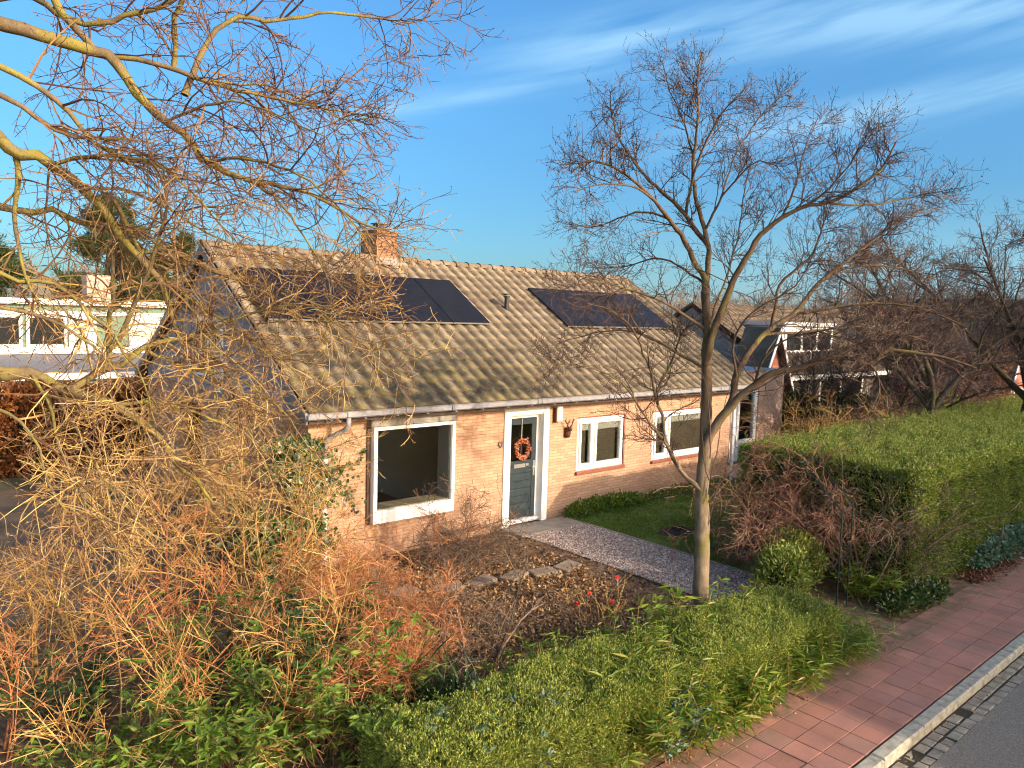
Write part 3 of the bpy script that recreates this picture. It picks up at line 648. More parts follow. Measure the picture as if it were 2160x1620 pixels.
def grow(P, D, L, r0, r1, k, wob, trop=(0, 0, 0), damp=None):
    """random walks: starts P (n,3), directions D (n,3), lengths L (n) -> polylines (n,k+1,3), radii (n,k+1)"""
    n = len(P); P = np.array(P, float); D = unit(np.array(D, float)); L = np.broadcast_to(np.asarray(L, float), (n,))
    out = [P]; tr = np.asarray(trop, float)
    bend = RNG.normal(0, wob * .55, (n, 3))
    for i in range(k):
        D = unit(D + RNG.normal(0, wob, (n, 3)) + bend + tr / k); P = P + D * (L / k)[:, None]; out.append(P)
    t = np.linspace(0, 1, k + 1)
    r0 = np.broadcast_to(np.asarray(r0, float), (n,)); r1 = np.broadcast_to(np.asarray(r1, float), (n,))
    return np.stack(out, 1), r0[:, None] * (1 - t) + r1[:, None] * t
def spawn(pts, rad, per, t0=.2, t1=1., ang=45, angs=15, up=0., rfac=.6, rmax=None):
    """starting points and directions for children along polylines"""
    n, k, _ = pts.shape
    per = np.broadcast_to(np.asarray(per, float), (n,)); cnt = (per + RNG.random(n)).astype(int)
    pi = np.repeat(np.arange(n), cnt); t = t0 + (t1 - t0) * RNG.random(len(pi)); f = t * (k - 1); i = np.minimum(f.astype(int), k - 2); u = (f - i)[:, None]
    a, b_ = pts[pi, i], pts[pi, i + 1]; P = a * (1 - u) + b_ * u; T = unit(b_ - a)
    R = unit(np.cross(T, RNG.normal(0, 1, (len(pi), 3)))); an = np.radians(RNG.normal(ang, angs, len(pi)))[:, None]
    D = T * np.cos(an) + R * np.sin(an); D[:, 2] += up; D = unit(D)
    r = (rad[pi, i] * (1 - u[:, 0]) + rad[pi, i + 1] * u[:, 0]) * rfac
    if rmax: r = np.minimum(r, rmax)
    return P, D, r, t, pi
def spline(pts, k, jit=0.):
    """smooth a traced limb to k points"""
    p = np.array(pts, float); d = np.r_[0, np.cumsum(np.linalg.norm(np.diff(p, axis=0), axis=1))]; d /= d[-1]
    q = np.vstack([2 * p[0] - p[1], p, 2 * p[-1] - p[-2]]); o = []
    for t in np.linspace(0, 1, k):
        i = min(np.searchsorted(d, t, side='right') - 1, len(p) - 2); u = (t - d[i]) / max(d[i + 1] - d[i], 1e-6)
        a, b_, c, e = q[i], q[i + 1], q[i + 2], q[i + 3]
        o.append(.5 * (2 * b_ + (c - a) * u + (2 * a - 5 * b_ + 4 * c - e) * u * u + (3 * b_ - a - 3 * c + e) * u ** 3))
    o = np.array(o)
    if jit: o[1:-1] += RNG.normal(0, jit, (k - 2, 3))
    return o
def leaves(P, nrm, size, asp=.45, droop=0., along=None, jit=.6):
    """kite-shaped leaves: positions (n,3), rough facing (n,3), size (n)"""
    n = len(P); nrm = unit(nrm + RNG.normal(0, jit, (n, 3)))
    A = unit(np.cross(nrm, RNG.normal(0, 1, (n, 3)))) if along is None else unit(along + RNG.normal(0, .25, (n, 3)))
    A[:, 2] -= droop; A = unit(A); S = unit(np.cross(nrm, A)); nn = np.cross(A, S)
    L = np.broadcast_to(size, (n,))[:, None]; wd = L * asp * .5
    V = np.stack([P, P + A * L * .45 + S * wd + nn * L * .05, P + A * L, P + A * L * .45 - S * wd + nn * L * .05], 1)
    return V.reshape(-1, 3), np.arange(n * 4).reshape(n, 4)
def twiggery(veg, lim, p1, l1, p2, l2, p3, l3, trop=(0, 0, 0), r=(.010, .005, .003), ang=48, wob=.16, k=5, t0=.2, up=0., min_r=.0022, jl=.5):
    """three further orders of branching from polylines lim=[(pts,rad)], added to veg; returns the last two orders"""
    P, D, rr, t, _ = [np.concatenate(z) for z in zip(*[spawn(a[None], b_[None], p1 * np.linalg.norm(np.diff(a, axis=0), axis=1).sum(), t0, 1, ang, 16, up, .7, r[0]) for a, b_ in lim])]
    L = l1 * (.45 + .75 * RNG.random(len(P))) * (1.1 - .45 * t)
    a1, q1 = grow(P, D, L, np.maximum(rr, min_r * 1.6), min_r * 1.2, k + 2, wob, trop); veg.add(tubes(a1, q1, 4))
    P, D, rr, t, _ = spawn(a1, q1, p2, .15, 1, ang, 16, up, .75, r[1])
    a2, q2 = grow(P, D, l2 * (.35 + .85 * RNG.random(len(P))), np.maximum(rr, min_r * 1.15), min_r, k, wob, trop); veg.add(tubes(a2, q2, 3))
    P, D, rr, t, _ = spawn(a2, q2, p3, .15, 1, ang, 18, up, .8, r[2])
    a3, q3 = grow(P, D, l3 * (.3 + .9 * RNG.random(len(P))), np.maximum(rr, min_r), min_r * .7, 3, wob * 1.2, trop); veg.add(tubes(a3, q3, 3))
    return (a1, q1), (a2, q2), (a3, q3)
def buds(veg, a, q, per, s):
    """swollen buds along twigs"""
    P, D, r, t, _ = spawn(a, q, per, .2, 1, 35, 12); n = len(P)
    pts = np.stack([P, P + D * s * .5, P + D * s], 1); rad = np.stack([np.full(n, s * .10), np.full(n, s * .24), np.full(n, s * .04)], 1)
    veg.add(tubes(pts, rad, 3))

BARK_ST = barkmat('street_tree_bark', [(.25, (.075, .052, .034)), (.48, (.17, .125, .08)), (.75, (.31, .245, .165))], (.14, .12, .035), .22, 13, high=(2.2, 3.6, (.52, .46, .42)))
TWIG_ST = twigmat('dark_twig', [(0, (.036, .021, .017)), (.5, (.07, .042, .032)), (1, (.13, .085, .06))])
BARK_FG = barkmat('mossy_bark', [(.25, (.065, .045, .028)), (.5, (.13, .095, .055)), (.75, (.23, .175, .095))], (.20, .17, .04), .45, 7)
TWIG_FG = twigmat('golden_twig', [(0, (.07, .035, .026)), (.35, (.15, .085, .048)), (.7, (.31, .205, .085)), (1, (.47, .34, .11))], high=(3.6, 5.6, (.46, .36, .38)))
TWIG_Y = twigmat('yellow_twig', [(0, (.15, .062, .026)), (.35, (.27, .14, .045)), (.75, (.42, .26, .075)), (1, (.50, .36, .14))])
TWIG_R = twigmat('red_twig', [(0, (.22, .07, .028)), (.4, (.36, .125, .045)), (.8, (.46, .20, .08)), (1, (.50, .31, .14))])
TWIG_D = twigmat('grey_twig', [(0, (.06, .042, .032)), (.5, (.12, .082, .058)), (1, (.24, .16, .10))])
TWIG_ROSE = twigmat('rose_cane', [(0, (.10, .035, .025)), (.4, (.20, .075, .05)), (.75, (.28, .16, .10)), (1, (.22, .19, .09))])
BARK_D = barkmat('dark_bark', [(.3, (.035, .026, .018)), (.6, (.075, .055, .038)), (.8, (.12, .09, .06))], (.06, .065, .02), .3)

# limbs of the two near trees: (base radius, tip radius, points in metres)
STREET=[
(0.12,0.055,[(3.36,-5.68,0.07),(3.39,-5.61,0.70),(3.45,-5.54,1.49),(3.48,-5.49,2.06),(3.55,-5.45,2.70),(3.58,-5.42,3.14),(3.61,-5.37,3.65),(3.64,-5.33,4.17),(3.65,-5.28,4.55),(3.66,-5.24,4.88)]),
(0.042,0.01,[(3.66,-5.24,4.88),(3.50,-5.17,5.10),(3.33,-5.10,5.40),(3.12,-5.01,5.63),(2.88,-4.90,5.89),(2.71,-4.82,6.04),(2.47,-4.70,6.20),(2.23,-4.58,6.30),(2.02,-4.48,6.28),(1.84,-4.42,6.13)]),
(0.045,0.009,[(3.67,-5.25,4.81),(3.78,-5.19,5.15),(3.83,-5.14,5.35),(3.78,-5.01,5.50),(3.73,-4.82,5.77),(3.66,-4.64,5.98),(3.59,-4.48,6.13),(3.49,-4.26,6.34),(3.41,-4.04,6.63),(3.35,-3.81,6.99),(3.39,-3.63,7.46)]),
(0.036,0.008,[(3.79,-5.16,5.35),(3.77,-5.12,5.55),(3.71,-5.03,5.86),(3.68,-4.97,6.15),(3.69,-4.93,6.55),(3.75,-4.93,7.07),(3.76,-4.88,7.53),(3.81,-4.87,8.01)]),
(0.022,0.007,[(3.75,-4.81,5.77),(3.69,-4.86,5.95),(3.67,-4.92,6.09),(3.60,-5.04,6.40),(3.57,-5.28,6.80),(3.57,-5.48,7.07),(3.61,-5.72,7.27)]),
(0.018,0.006,[(2.84,-4.93,5.88),(2.56,-4.87,6.00),(2.28,-4.80,6.01),(1.92,-4.72,5.95),(1.61,-4.66,5.84)]),
(0.018,0.006,[(3.08,-5.04,5.63),(2.99,-4.74,5.74),(2.86,-4.39,5.69),(2.72,-4.04,5.56),(2.58,-3.67,5.64)]),
(0.015,0.006,[(3.69,-4.93,6.55),(3.76,-4.66,7.12),(3.76,-4.41,7.56),(3.83,-4.21,8.01)]),
(0.02,0.006,[(3.77,-5.12,5.55),(3.72,-5.38,5.94),(3.72,-5.65,6.22),(3.76,-5.89,6.38),(3.81,-6.14,6.29)]),
(0.014,0.006,[(3.77,-5.34,5.95),(4.23,-5.29,6.72),(4.67,-5.36,7.24),(5.01,-5.44,7.55)]),
(0.06,0.01,[(3.59,-5.38,3.72),(3.58,-5.44,4.11),(3.63,-5.57,4.52),(3.65,-5.64,4.75),(3.69,-5.72,4.96),(3.76,-5.85,5.23),(3.83,-5.97,5.48),(3.95,-6.16,5.66),(4.10,-6.38,5.80),(4.24,-6.59,5.84),(4.42,-6.84,5.99),(4.57,-7.08,6.23),(4.63,-7.23,6.56)]),
(0.018,0.006,[(4.01,-6.12,5.67),(4.41,-6.07,6.18),(4.76,-5.98,6.71),(5.07,-5.95,7.12)]),
(0.018,0.006,[(4.14,-6.36,5.81),(4.20,-6.70,6.08),(4.18,-6.98,6.41),(4.16,-7.20,6.67)]),
(0.018,0.006,[(4.25,-6.58,5.85),(4.79,-6.83,5.86),(5.37,-7.09,5.98),(5.90,-7.32,6.16)]),
(0.068,0.012,[(3.48,-5.48,2.58),(3.50,-5.57,2.83),(3.57,-5.72,3.10),(3.65,-5.87,3.34),(3.74,-6.02,3.48),(3.84,-6.19,3.65),(4.03,-6.50,3.76),(4.17,-6.74,3.88),(4.34,-7.02,3.89),(4.43,-7.20,3.82),(4.46,-7.29,3.95),(4.51,-7.37,4.02),(4.63,-7.58,4.01),(4.81,-7.95,3.94),(4.94,-8.22,3.84)]),
(0.014,0.006,[(4.40,-7.21,3.83),(4.44,-7.30,3.68),(4.38,-7.34,3.37),(4.25,-7.29,3.13)]),
(0.055,0.01,[(3.63,-5.69,3.09),(3.78,-5.69,3.29),(3.91,-5.64,3.57),(4.16,-5.65,3.88),(4.43,-5.70,4.15),(4.66,-5.78,4.30),(4.93,-5.87,4.45),(5.32,-5.95,4.85),(5.62,-6.04,5.07),(6.14,-6.22,5.44),(6.73,-6.42,5.86),(7.22,-6.62,6.11)]),
(0.026,0.008,[(4.59,-5.73,4.25),(4.59,-5.78,4.55),(4.57,-5.80,4.79),(4.65,-5.93,4.99),(4.79,-6.12,5.22),(4.84,-6.22,5.50),(4.85,-6.30,5.87)]),
(0.02,0.007,[(5.75,-5.98,5.08),(6.35,-6.21,5.21),(7.09,-6.53,5.17),(7.78,-6.84,4.99)]),
(0.024,0.007,[(5.03,-5.82,4.45),(5.32,-6.25,4.55),(5.63,-6.71,4.62),(5.95,-7.21,4.56),(6.20,-7.67,4.33)]),
(0.022,0.007,[(4.50,-5.66,4.15),(5.18,-5.93,4.20),(5.96,-6.25,4.29),(6.75,-6.60,4.22),(7.42,-6.90,4.04)]),
(0.034,0.009,[(3.43,-5.50,2.04),(3.31,-5.28,2.26),(3.22,-5.07,2.60),(3.25,-4.94,3.02),(3.23,-4.83,3.24),(3.35,-4.84,3.49),(3.52,-4.88,3.79),(3.69,-4.89,4.15),(3.90,-4.97,4.42)]),
(0.02,0.006,[(3.18,-4.87,3.25),(3.02,-4.90,3.57),(2.82,-4.90,3.89),(2.58,-4.88,4.20),(2.28,-4.80,4.41),(1.93,-4.70,4.49)]),
(0.022,0.006,[(3.34,-5.26,2.25),(3.03,-5.19,2.67),(2.76,-5.11,2.97),(2.50,-5.05,3.29),(2.23,-4.97,3.54),(1.84,-4.84,3.69),(1.34,-4.67,3.75)]),
(0.026,0.006,[(3.65,-5.31,4.17),(3.27,-5.19,4.40),(2.90,-5.07,4.57),(2.48,-4.93,4.68),(2.01,-4.78,4.76),(1.62,-4.67,4.68)]),
(0.026,0.006,[(3.59,-5.39,3.66),(3.42,-4.98,3.88),(3.20,-4.49,4.12),(2.94,-4.01,4.11),(2.66,-3.53,3.95)]),
(0.02,0.006,[(3.66,-5.24,4.81),(3.58,-4.84,5.07),(3.47,-4.50,5.17),(3.32,-4.11,5.06),(3.16,-3.71,5.04)]),
(0.02,0.006,[(3.84,-5.69,3.58),(3.72,-5.69,3.93),(3.70,-5.78,4.24),(3.79,-5.99,4.50),(3.99,-6.39,4.81),(4.03,-6.59,5.22)]),
(0.018,0.006,[(3.75,-6.01,3.48),(3.69,-6.16,3.83),(3.72,-6.39,4.08),(3.82,-6.77,4.22),(3.90,-7.15,4.12),(3.96,-7.47,4.08)]),
(0.02,0.006,[(3.66,-5.32,4.17),(3.86,-5.30,4.56),(4.16,-5.29,5.09),(4.41,-5.25,5.64),(4.61,-5.16,6.20),(4.85,-5.13,6.71)])]
FORE=[
(0.06,0.007,[(-4.37,-4.14,6.50),(-4.20,-4.19,6.42),(-4.00,-4.26,6.39),(-3.80,-4.34,6.35),(-3.63,-4.40,6.32),(-3.49,-4.46,6.28),(-3.43,-4.48,6.22),(-3.34,-4.49,6.06),(-3.20,-4.53,5.92),(-3.10,-4.57,5.83),(-2.93,-4.64,5.71),(-2.83,-4.66,5.54),(-2.70,-4.72,5.48),(-2.47,-4.82,5.40),(-2.27,-4.92,5.38),(-1.94,-5.07,5.29),(-1.63,-5.21,5.10),(-1.36,-5.35,5.03)]),
(0.035,0.006,[(-3.84,-4.02,6.89),(-3.74,-4.06,6.64),(-3.64,-4.11,6.53),(-3.51,-4.18,6.38),(-3.43,-4.22,6.35),(-3.22,-4.34,6.35),(-2.96,-4.49,6.28),(-2.63,-4.69,6.18),(-2.33,-4.86,6.13),(-2.02,-5.05,6.08),(-1.56,-5.32,6.02)]),
(0.03,0.02,[(-4.16,-3.48,6.81),(-3.92,-3.69,6.85),(-3.71,-3.89,6.69),(-3.59,-4.00,6.63),(-3.41,-4.16,6.65),(-3.29,-4.26,6.73),(-3.11,-4.41,6.78),(-2.97,-4.52,6.89)]),
(0.025,0.022,[(-2.90,-4.11,6.38),(-2.89,-4.14,6.50),(-2.90,-4.18,6.70),(-2.91,-4.20,6.83),(-2.87,-4.27,6.92),(-2.86,-4.32,7.10)]),
(0.03,0.005,[(-2.93,-4.51,6.09),(-2.86,-4.49,6.27),(-2.74,-4.47,6.54),(-2.66,-4.47,6.68),(-2.55,-4.50,6.81),(-2.41,-4.55,6.87),(-2.24,-4.63,6.85),(-1.93,-4.77,6.95),(-1.67,-4.89,7.00),(-1.36,-5.04,7.00),(-1.05,-5.20,7.00),(-0.86,-5.27,7.15)]),
(0.05,0.01,[(-4.36,-4.38,5.62),(-4.25,-4.41,5.54),(-4.15,-4.41,5.41),(-4.05,-4.44,5.44),(-3.95,-4.46,5.37),(-3.82,-4.50,5.30),(-3.73,-4.52,5.21),(-3.60,-4.55,5.06),(-3.51,-4.56,4.93),(-3.36,-4.59,4.73),(-3.20,-4.63,4.52),(-3.13,-4.63,4.36),(-3.08,-4.61,4.19),(-3.01,-4.62,4.03),(-2.84,-4.68,3.94),(-2.70,-4.73,3.80),(-2.58,-4.73,3.46)]),
(0.024,0.008,[(-4.14,-4.33,5.43),(-4.14,-4.40,5.27),(-4.18,-4.53,4.90),(-4.18,-4.69,4.57),(-4.11,-4.89,4.29)]),
(0.035,0.012,[(-4.34,-4.07,5.06),(-4.22,-4.10,5.04),(-4.01,-4.16,5.01),(-3.84,-4.20,5.06),(-3.72,-4.23,4.96),(-3.58,-4.28,4.96),(-3.39,-4.34,4.87),(-3.25,-4.39,4.80)]),
(0.062,0.012,[(-4.49,-4.61,3.83),(-4.33,-4.67,3.76),(-4.13,-4.73,3.76),(-4.04,-4.77,3.70),(-3.92,-4.81,3.64),(-3.78,-4.87,3.59),(-3.64,-4.92,3.53),(-3.51,-4.97,3.43),(-3.40,-5.02,3.35),(-3.29,-5.05,3.19),(-3.20,-5.07,3.03),(-3.09,-5.12,2.91),(-2.95,-5.17,2.70)]),
(0.034,0.008,[(-3.93,-4.86,3.64),(-3.77,-4.82,3.72),(-3.68,-4.80,3.78),(-3.54,-4.78,3.81),(-3.36,-4.73,3.96),(-3.21,-4.72,4.01),(-2.98,-4.73,4.03),(-2.70,-4.73,4.09),(-2.33,-4.76,3.92)]),
(0.026,0.01,[(-3.65,-4.82,3.78),(-3.61,-4.76,3.93),(-3.57,-4.63,4.18),(-3.50,-4.49,4.50),(-3.48,-4.34,4.78),(-3.47,-4.16,5.11)]),
(0.024,0.008,[(-3.63,-4.82,3.94),(-3.57,-4.90,4.04),(-3.53,-4.98,4.19),(-3.46,-5.12,4.46),(-3.39,-5.26,4.74),(-3.35,-5.36,5.02),(-3.38,-5.41,5.29)]),
(0.022,0.006,[(-3.50,-4.53,5.15),(-3.28,-4.49,4.71),(-3.21,-4.48,4.59),(-3.06,-4.52,4.49),(-2.81,-4.58,4.29),(-2.58,-4.65,4.13),(-2.31,-4.73,3.97),(-1.99,-4.83,3.66)]),
(0.014,0.005,[(-2.84,-4.44,6.28),(-2.58,-4.55,6.25),(-2.29,-4.67,6.27),(-1.99,-4.80,6.18),(-1.68,-4.94,6.05),(-1.39,-5.07,6.11)]),
(0.016,0.005,[(-2.83,-4.67,5.53),(-2.66,-4.96,5.55),(-2.52,-5.21,5.50),(-2.35,-5.54,5.37),(-2.24,-5.82,5.17),(-2.13,-6.16,4.87)]),
(0.014,0.005,[(-3.16,-4.75,5.79),(-2.96,-5.04,5.89),(-2.76,-5.33,5.92),(-2.56,-5.66,5.77),(-2.38,-5.99,5.61)]),
(0.013,0.005,[(-2.44,-4.76,5.41),(-2.30,-5.09,5.16),(-2.22,-5.37,4.87),(-2.17,-5.61,4.59),(-2.20,-5.76,4.32)]),
(0.016,0.005,[(-3.32,-4.46,4.74),(-3.00,-4.59,4.73),(-2.69,-4.71,4.58),(-2.36,-4.85,4.52),(-1.99,-5.01,4.36),(-1.69,-5.15,4.29)]),
(0.014,0.005,[(-2.99,-4.57,4.03),(-2.79,-4.87,4.14),(-2.59,-5.18,4.27),(-2.35,-5.56,4.35),(-2.18,-5.89,4.17),(-2.03,-6.22,3.96)]),
(0.016,0.005,[(-3.74,-4.58,5.20),(-3.47,-4.69,5.21),(-3.22,-4.79,5.12),(-2.95,-4.91,4.95),(-2.69,-5.03,4.81),(-2.34,-5.19,4.75)]),
(0.018,0.005,[(-3.98,-4.62,5.34),(-3.78,-4.88,5.40),(-3.58,-5.15,5.39),(-3.42,-5.39,5.32),(-3.23,-5.72,5.07),(-3.12,-5.97,4.80)]),
(0.02,0.006,[(-4.39,-4.62,4.56),(-4.20,-4.72,4.46),(-4.00,-4.82,4.44),(-3.84,-4.91,4.30),(-3.66,-5.00,4.09),(-3.46,-5.10,3.73),(-3.37,-5.12,3.36)]),
(0.016,0.005,[(-3.31,-4.57,3.95),(-2.98,-4.74,3.77),(-2.65,-4.92,3.69),(-2.30,-5.11,3.40),(-2.09,-5.22,3.02)]),
(0.018,0.005,[(-3.63,-4.87,3.52),(-3.32,-4.96,3.52),(-3.02,-5.05,3.44),(-2.67,-5.17,3.23),(-2.37,-5.25,2.89)]),
(0.016,0.005,[(-4.14,-4.79,3.76),(-4.06,-5.03,3.50),(-4.04,-5.21,3.21),(-3.97,-5.44,2.97),(-3.95,-5.62,2.70)]),
(0.016,0.005,[(-4.04,-4.76,3.70),(-3.92,-5.10,3.39),(-3.86,-5.35,3.14),(-3.77,-5.62,2.91)]),
(0.016,0.005,[(-4.46,-4.80,3.57),(-4.30,-5.05,3.48),(-4.19,-5.27,3.30),(-4.17,-5.43,3.06),(-4.09,-5.61,2.89)]),
(0.028,0.007,[(-4.37,-4.59,6.04),(-4.10,-4.69,5.92),(-3.87,-4.78,5.74),(-3.70,-4.83,5.52),(-3.46,-4.93,5.40),(-3.15,-5.07,5.36)]),
(0.022,0.006,[(-4.41,-4.85,5.78),(-4.20,-4.90,5.69),(-4.06,-4.92,5.58),(-3.83,-4.99,5.51),(-3.62,-5.05,5.54),(-3.38,-5.12,5.53)]),
(0.018,0.006,[(-4.45,-4.86,4.28),(-4.18,-4.96,4.22),(-3.96,-5.04,4.13),(-3.76,-5.12,3.95),(-3.58,-5.16,3.67)])]
# ------------------------------------------------------------------ street tree (right of the middle)
def limbs_to(veg, limbs, k=26, jit=.006, s=8, wob=1):
    res = []
    for r0, r1, pts in limbs:
        kk = max(8, min(60, int(np.linalg.norm(np.diff(np.array(pts), axis=0), axis=1).sum() / .11)))
        a = spline(pts, kk, jit * wob); t = np.linspace(0, 1, kk); r = (r0 + (r1 - r0) * t ** .85) * (1 + RNG.normal(0, .03, kk))
        res.append((a, r)); veg.add(tubes(a[None], r[None], s if r0 > .02 else 5))
    return res
st = thing('street_tree', 'bare slender tree rising from the clipped green hedge in front of the lawn', 'tree', (3.4, -5.6, 0))
tr = Veg(); L0 = limbs_to(tr, STREET)
# root flare
for az_ in range(5):
    a = az_ * 1.256 + .3; d = np.array([math.cos(a), math.sin(a), 0])
    p = np.array([3.4, -5.6, 0]); tr.add(tubes(np.array([p + d * .04 + (0, 0, .45), p + d * .09 + (0, 0, .16), p + d * .22 + (0, 0, -.02)])[None], np.array([[.07, .08, .05]]), 7))
tr.out('trunk', BARK_ST, st, True)
cr = Veg()
o1 = twiggery(cr, L0[1:], 4.6, .72, 6.4, .42, 4.6, .18, (0, 0, .16), (.011, .0055, .0036), 46, .13, up=.12)
o0 = twiggery(cr, [(a[len(a) // 2:], r[len(r) // 2:]) for a, r in L0[1:]], 5.0, .55, 6.5, .34, 4.4, .15, (0, 0, .1), (.008, .005, .0034), 50, .14)
buds(cr, *o1[2], 1.2, .022); buds(cr, *o0[2], 1.0, .02)
# thin upright suckers low on the trunk
P = np.array([[3.43, -5.62, z] for z in (1.5, 1.9, 2.2, 2.0, 2.5)]); D = np.array([[.35, -.1, .8], [.5, -.3, .9], [-.4, .1, .9], [.3, .2, 1], [-.2, -.3, 1]])
a, q = grow(P, D, np.array([1.6, 1.4, 1.2, 1.8, 1.5]), .009, .003, 9, .10, (0, 0, .6)); cr.add(tubes(a, q, 4))
cr.out('crown', TWIG_ST, st)

# ------------------------------------------------------------------ old mossy tree reaching in from the left
ft = thing('old_tree', 'large mossy tree spreading yellow lichened branches across the roof end', 'tree', (-5.9, -4.6, 0))
tr = Veg()
stem = [(.24, .15, [(-5.9, -4.6, -.05), (-5.85, -4.62, 1.2), (-5.75, -4.7, 2.6), (-5.7, -4.75, 4.0), (-5.9, -4.7, 5.6), (-6.0, -4.6, 7.5)])]
for tgt, z in (((-5.29, -5.3, 6.6), 5.9), ((-5.4, -5.2, 5.7), 5.0), ((-5.2, -5.2, 3.75), 3.2), ((-5.3, -5.2, 5.1), 4.4)):
    pass
L1 = limbs_to(tr, FORE, s=9)
for a, r in L1:                                            # limbs that leave the frame run on to the stem
    if a[0][0] < -4.3 and r[0] > .017:
        z = a[0][2]; e = np.array([-5.82, -4.66, max(1.5, z - .55)])
        stem.append((r[0] * 1.35, r[0], [tuple(e), tuple((e + a[0]) / 2 + (0, 0, .08)), tuple(a[0])]))
limbs_to(tr, stem, s=10)
tr.out('trunk', BARK_FG, ft, True)
cr = Veg()
o1 = twiggery(cr, L1, 5.6, .85, 6.0, .42, 3.6, .17, (.04, 0, -.08), (.010, .005, .0034), 48, .13, up=.0, min_r=.0026, t0=.08)
o2 = twiggery(cr, [(a[len(a) // 2:], r[len(r) // 2:]) for a, r in L1], 4.8, .75, 6.0, .38, 3.4, .15, (.06, -.02, -.05), (.008, .0045, .0032), 46, .13, min_r=.0023)
buds(cr, *o1[2], 1.0, .018); buds(cr, *o2[2], .8, .018)
cr.out('crown', TWIG_FG, ft)

# ------------------------------------------------------------------ trees and shrubs built the same way
def bare_tree(label, loc, h, r, spread, seed, bark, twig, group=None, name='bare_tree', dens=1., lean=(0, 0), fork=.3, cat='tree', mr=.004):
    global RNG
    keep = RNG; RNG = np.random.default_rng(seed)
    o = thing(name, label, cat, loc, 0, group); x, y, z = loc
    tk = Veg(); lim = []
    a, q = grow([[x, y, z - .05]], [[lean[0], lean[1], 1]], h * fork, r, r * .8, 7, .05); tk.add(tubes(a, q, 8))
    top = a[0, -1]; nb = 5
    D = np.array([[math.cos(i * 6.28 / nb + seed) * spread, math.sin(i * 6.28 / nb + seed) * spread, 1.0] for i in range(nb)] + [[lean[0], lean[1], 1.3]])
    a, q = grow(np.repeat(top[None], nb + 1, 0), D, h * (1 - fork) * (.75 + .3 * RNG.random(nb + 1)), r * .5, r * .10, 10, .09, (0, 0, .15)); tk.add(tubes(a, q, 6)); lim += list(zip(a, q))
    P, D, rr, t, _ = spawn(a, q, 6, .2, .95, 45, 12, .15, .6)
    a, q = grow(P, D, h * .30 * (1.15 - t * .7), rr, r * .06, 8, .11, (0, 0, .12)); tk.add(tubes(a, q, 5)); lim += list(zip(a, q))
    tk.out('trunk', bark, o, True)
    cw = Veg(); twiggery(cw, lim, 2.4 * dens, h * .12, 5 * dens, h * .065, 3.2 * dens, h * .03, (0, 0, .1), (.012, .007, .005), 46, .16, min_r=mr)
    cw.out('crown', twig, o); RNG = keep
    return o
def bare_shrub(label, loc, h, spread, n, seed, twig, group=None, name='bare_shrub', r=.010, p=(5, 4, 2.5), arch=0., wob=.10, lf=None, mr=.0024, lens=(.35, .22, .11), cat='shrub', dirb=(0, 0), tw_=.12):
    """many stems from one root, each branching"""
    global RNG
    keep = RNG; RNG = np.random.default_rng(seed)
    x, y, z = loc; o = thing(name, label, cat, loc, 0, group)
    a_ = RNG.random(n) * 6.283; rad = spread * np.sqrt(RNG.random(n))
    P = np.stack([x + .12 * np.cos(a_) * h, y + .12 * np.sin(a_) * h, np.full(n, z - .03)], 1)
    D = np.stack([np.cos(a_) * rad + dirb[0], np.sin(a_) * rad + dirb[1], np.full(n, 1.)], 1)
    a, q = grow(P, D, h * (.6 + .55 * RNG.random(n)) * np.sqrt(1 + rad ** 2 * .4), r * (.6 + .7 * RNG.random(n)), r * .25, 9, wob, (0, 0, -arch))
    sv = Veg(); sv.add(tubes(a, q, 5)); sv.out('stem', twig, o, True)
    cw = Veg(); tw = twiggery(cw, list(zip(a, q)), p[0], h * lens[0], p[1], h * lens[1], p[2], h * lens[2], (0, 0, -arch * .5), (.006, .004, .003), 42, tw_, min_r=mr, t0=.25, k=4)
    cw.out('crown', twig, o)
    RNG = keep
    return o, a, q, tw
# conifers and hedges ----------------------------------------------------------
YEW = leafmat('yew_needles', [(0, (.05, .085, .018)), (.3, (.12, .18, .03)), (.6, (.27, .34, .055)), (.85, (.38, .40, .08)), (1, (.34, .28, .09))], .55, .25)
YEW2 = leafmat('clipped_yew', [(0, (.045, .085, .02)), (.35, (.12, .18, .032)), (.7, (.28, .33, .055)), (.92, (.38, .39, .08)), (.97, (.32, .24, .07)), (1, (.36, .16, .06))], .55, .25)
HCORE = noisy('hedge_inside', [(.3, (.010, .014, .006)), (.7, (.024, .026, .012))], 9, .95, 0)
BAMB = leafmat('bamboo_leaf', [(0, (.07, .13, .012)), (.4, (.13, .21, .02)), (.75, (.21, .27, .03)), (.93, (.33, .31, .06)), (1, (.42, .33, .12))], .4, .4)
EVERG = leafmat('glossy_evergreen', [(0, (.012, .032, .008)), (.5, (.03, .068, .013)), (.85, (.065, .11, .02)), (1, (.10, .14, .03))], .45, .2, .35)
GREENL = leafmat('fresh_green_leaf', [(0, (.055, .11, .014)), (.5, (.11, .19, .022)), (.85, (.18, .26, .04)), (1, (.28, .28, .06))], .5, .35, .3)
IVYM = leafmat('ivy_leaf', [(0, (.018, .042, .012)), (.5, (.045, .085, .02)), (.85, (.10, .14, .03)), (1, (.17, .16, .05))], .35, .2, .5)
BEECH = leafmat('withered_beech', [(0, (.12, .036, .013)), (.4, (.23, .078, .025)), (.8, (.36, .14, .042)), (1, (.43, .20, .07))], .6, .4)
PINE = leafmat('pine_needle', [(0, (.012, .026, .010)), (.5, (.03, .055, .014)), (.85, (.07, .095, .022)), (1, (.12, .12, .03))], .6, .2)
DEADL = leafmat('dead_leaf', [(0, (.13, .06, .028)), (.4, (.27, .14, .06)), (.75, (.42, .25, .11)), (1, (.54, .37, .19))], .8, .2)
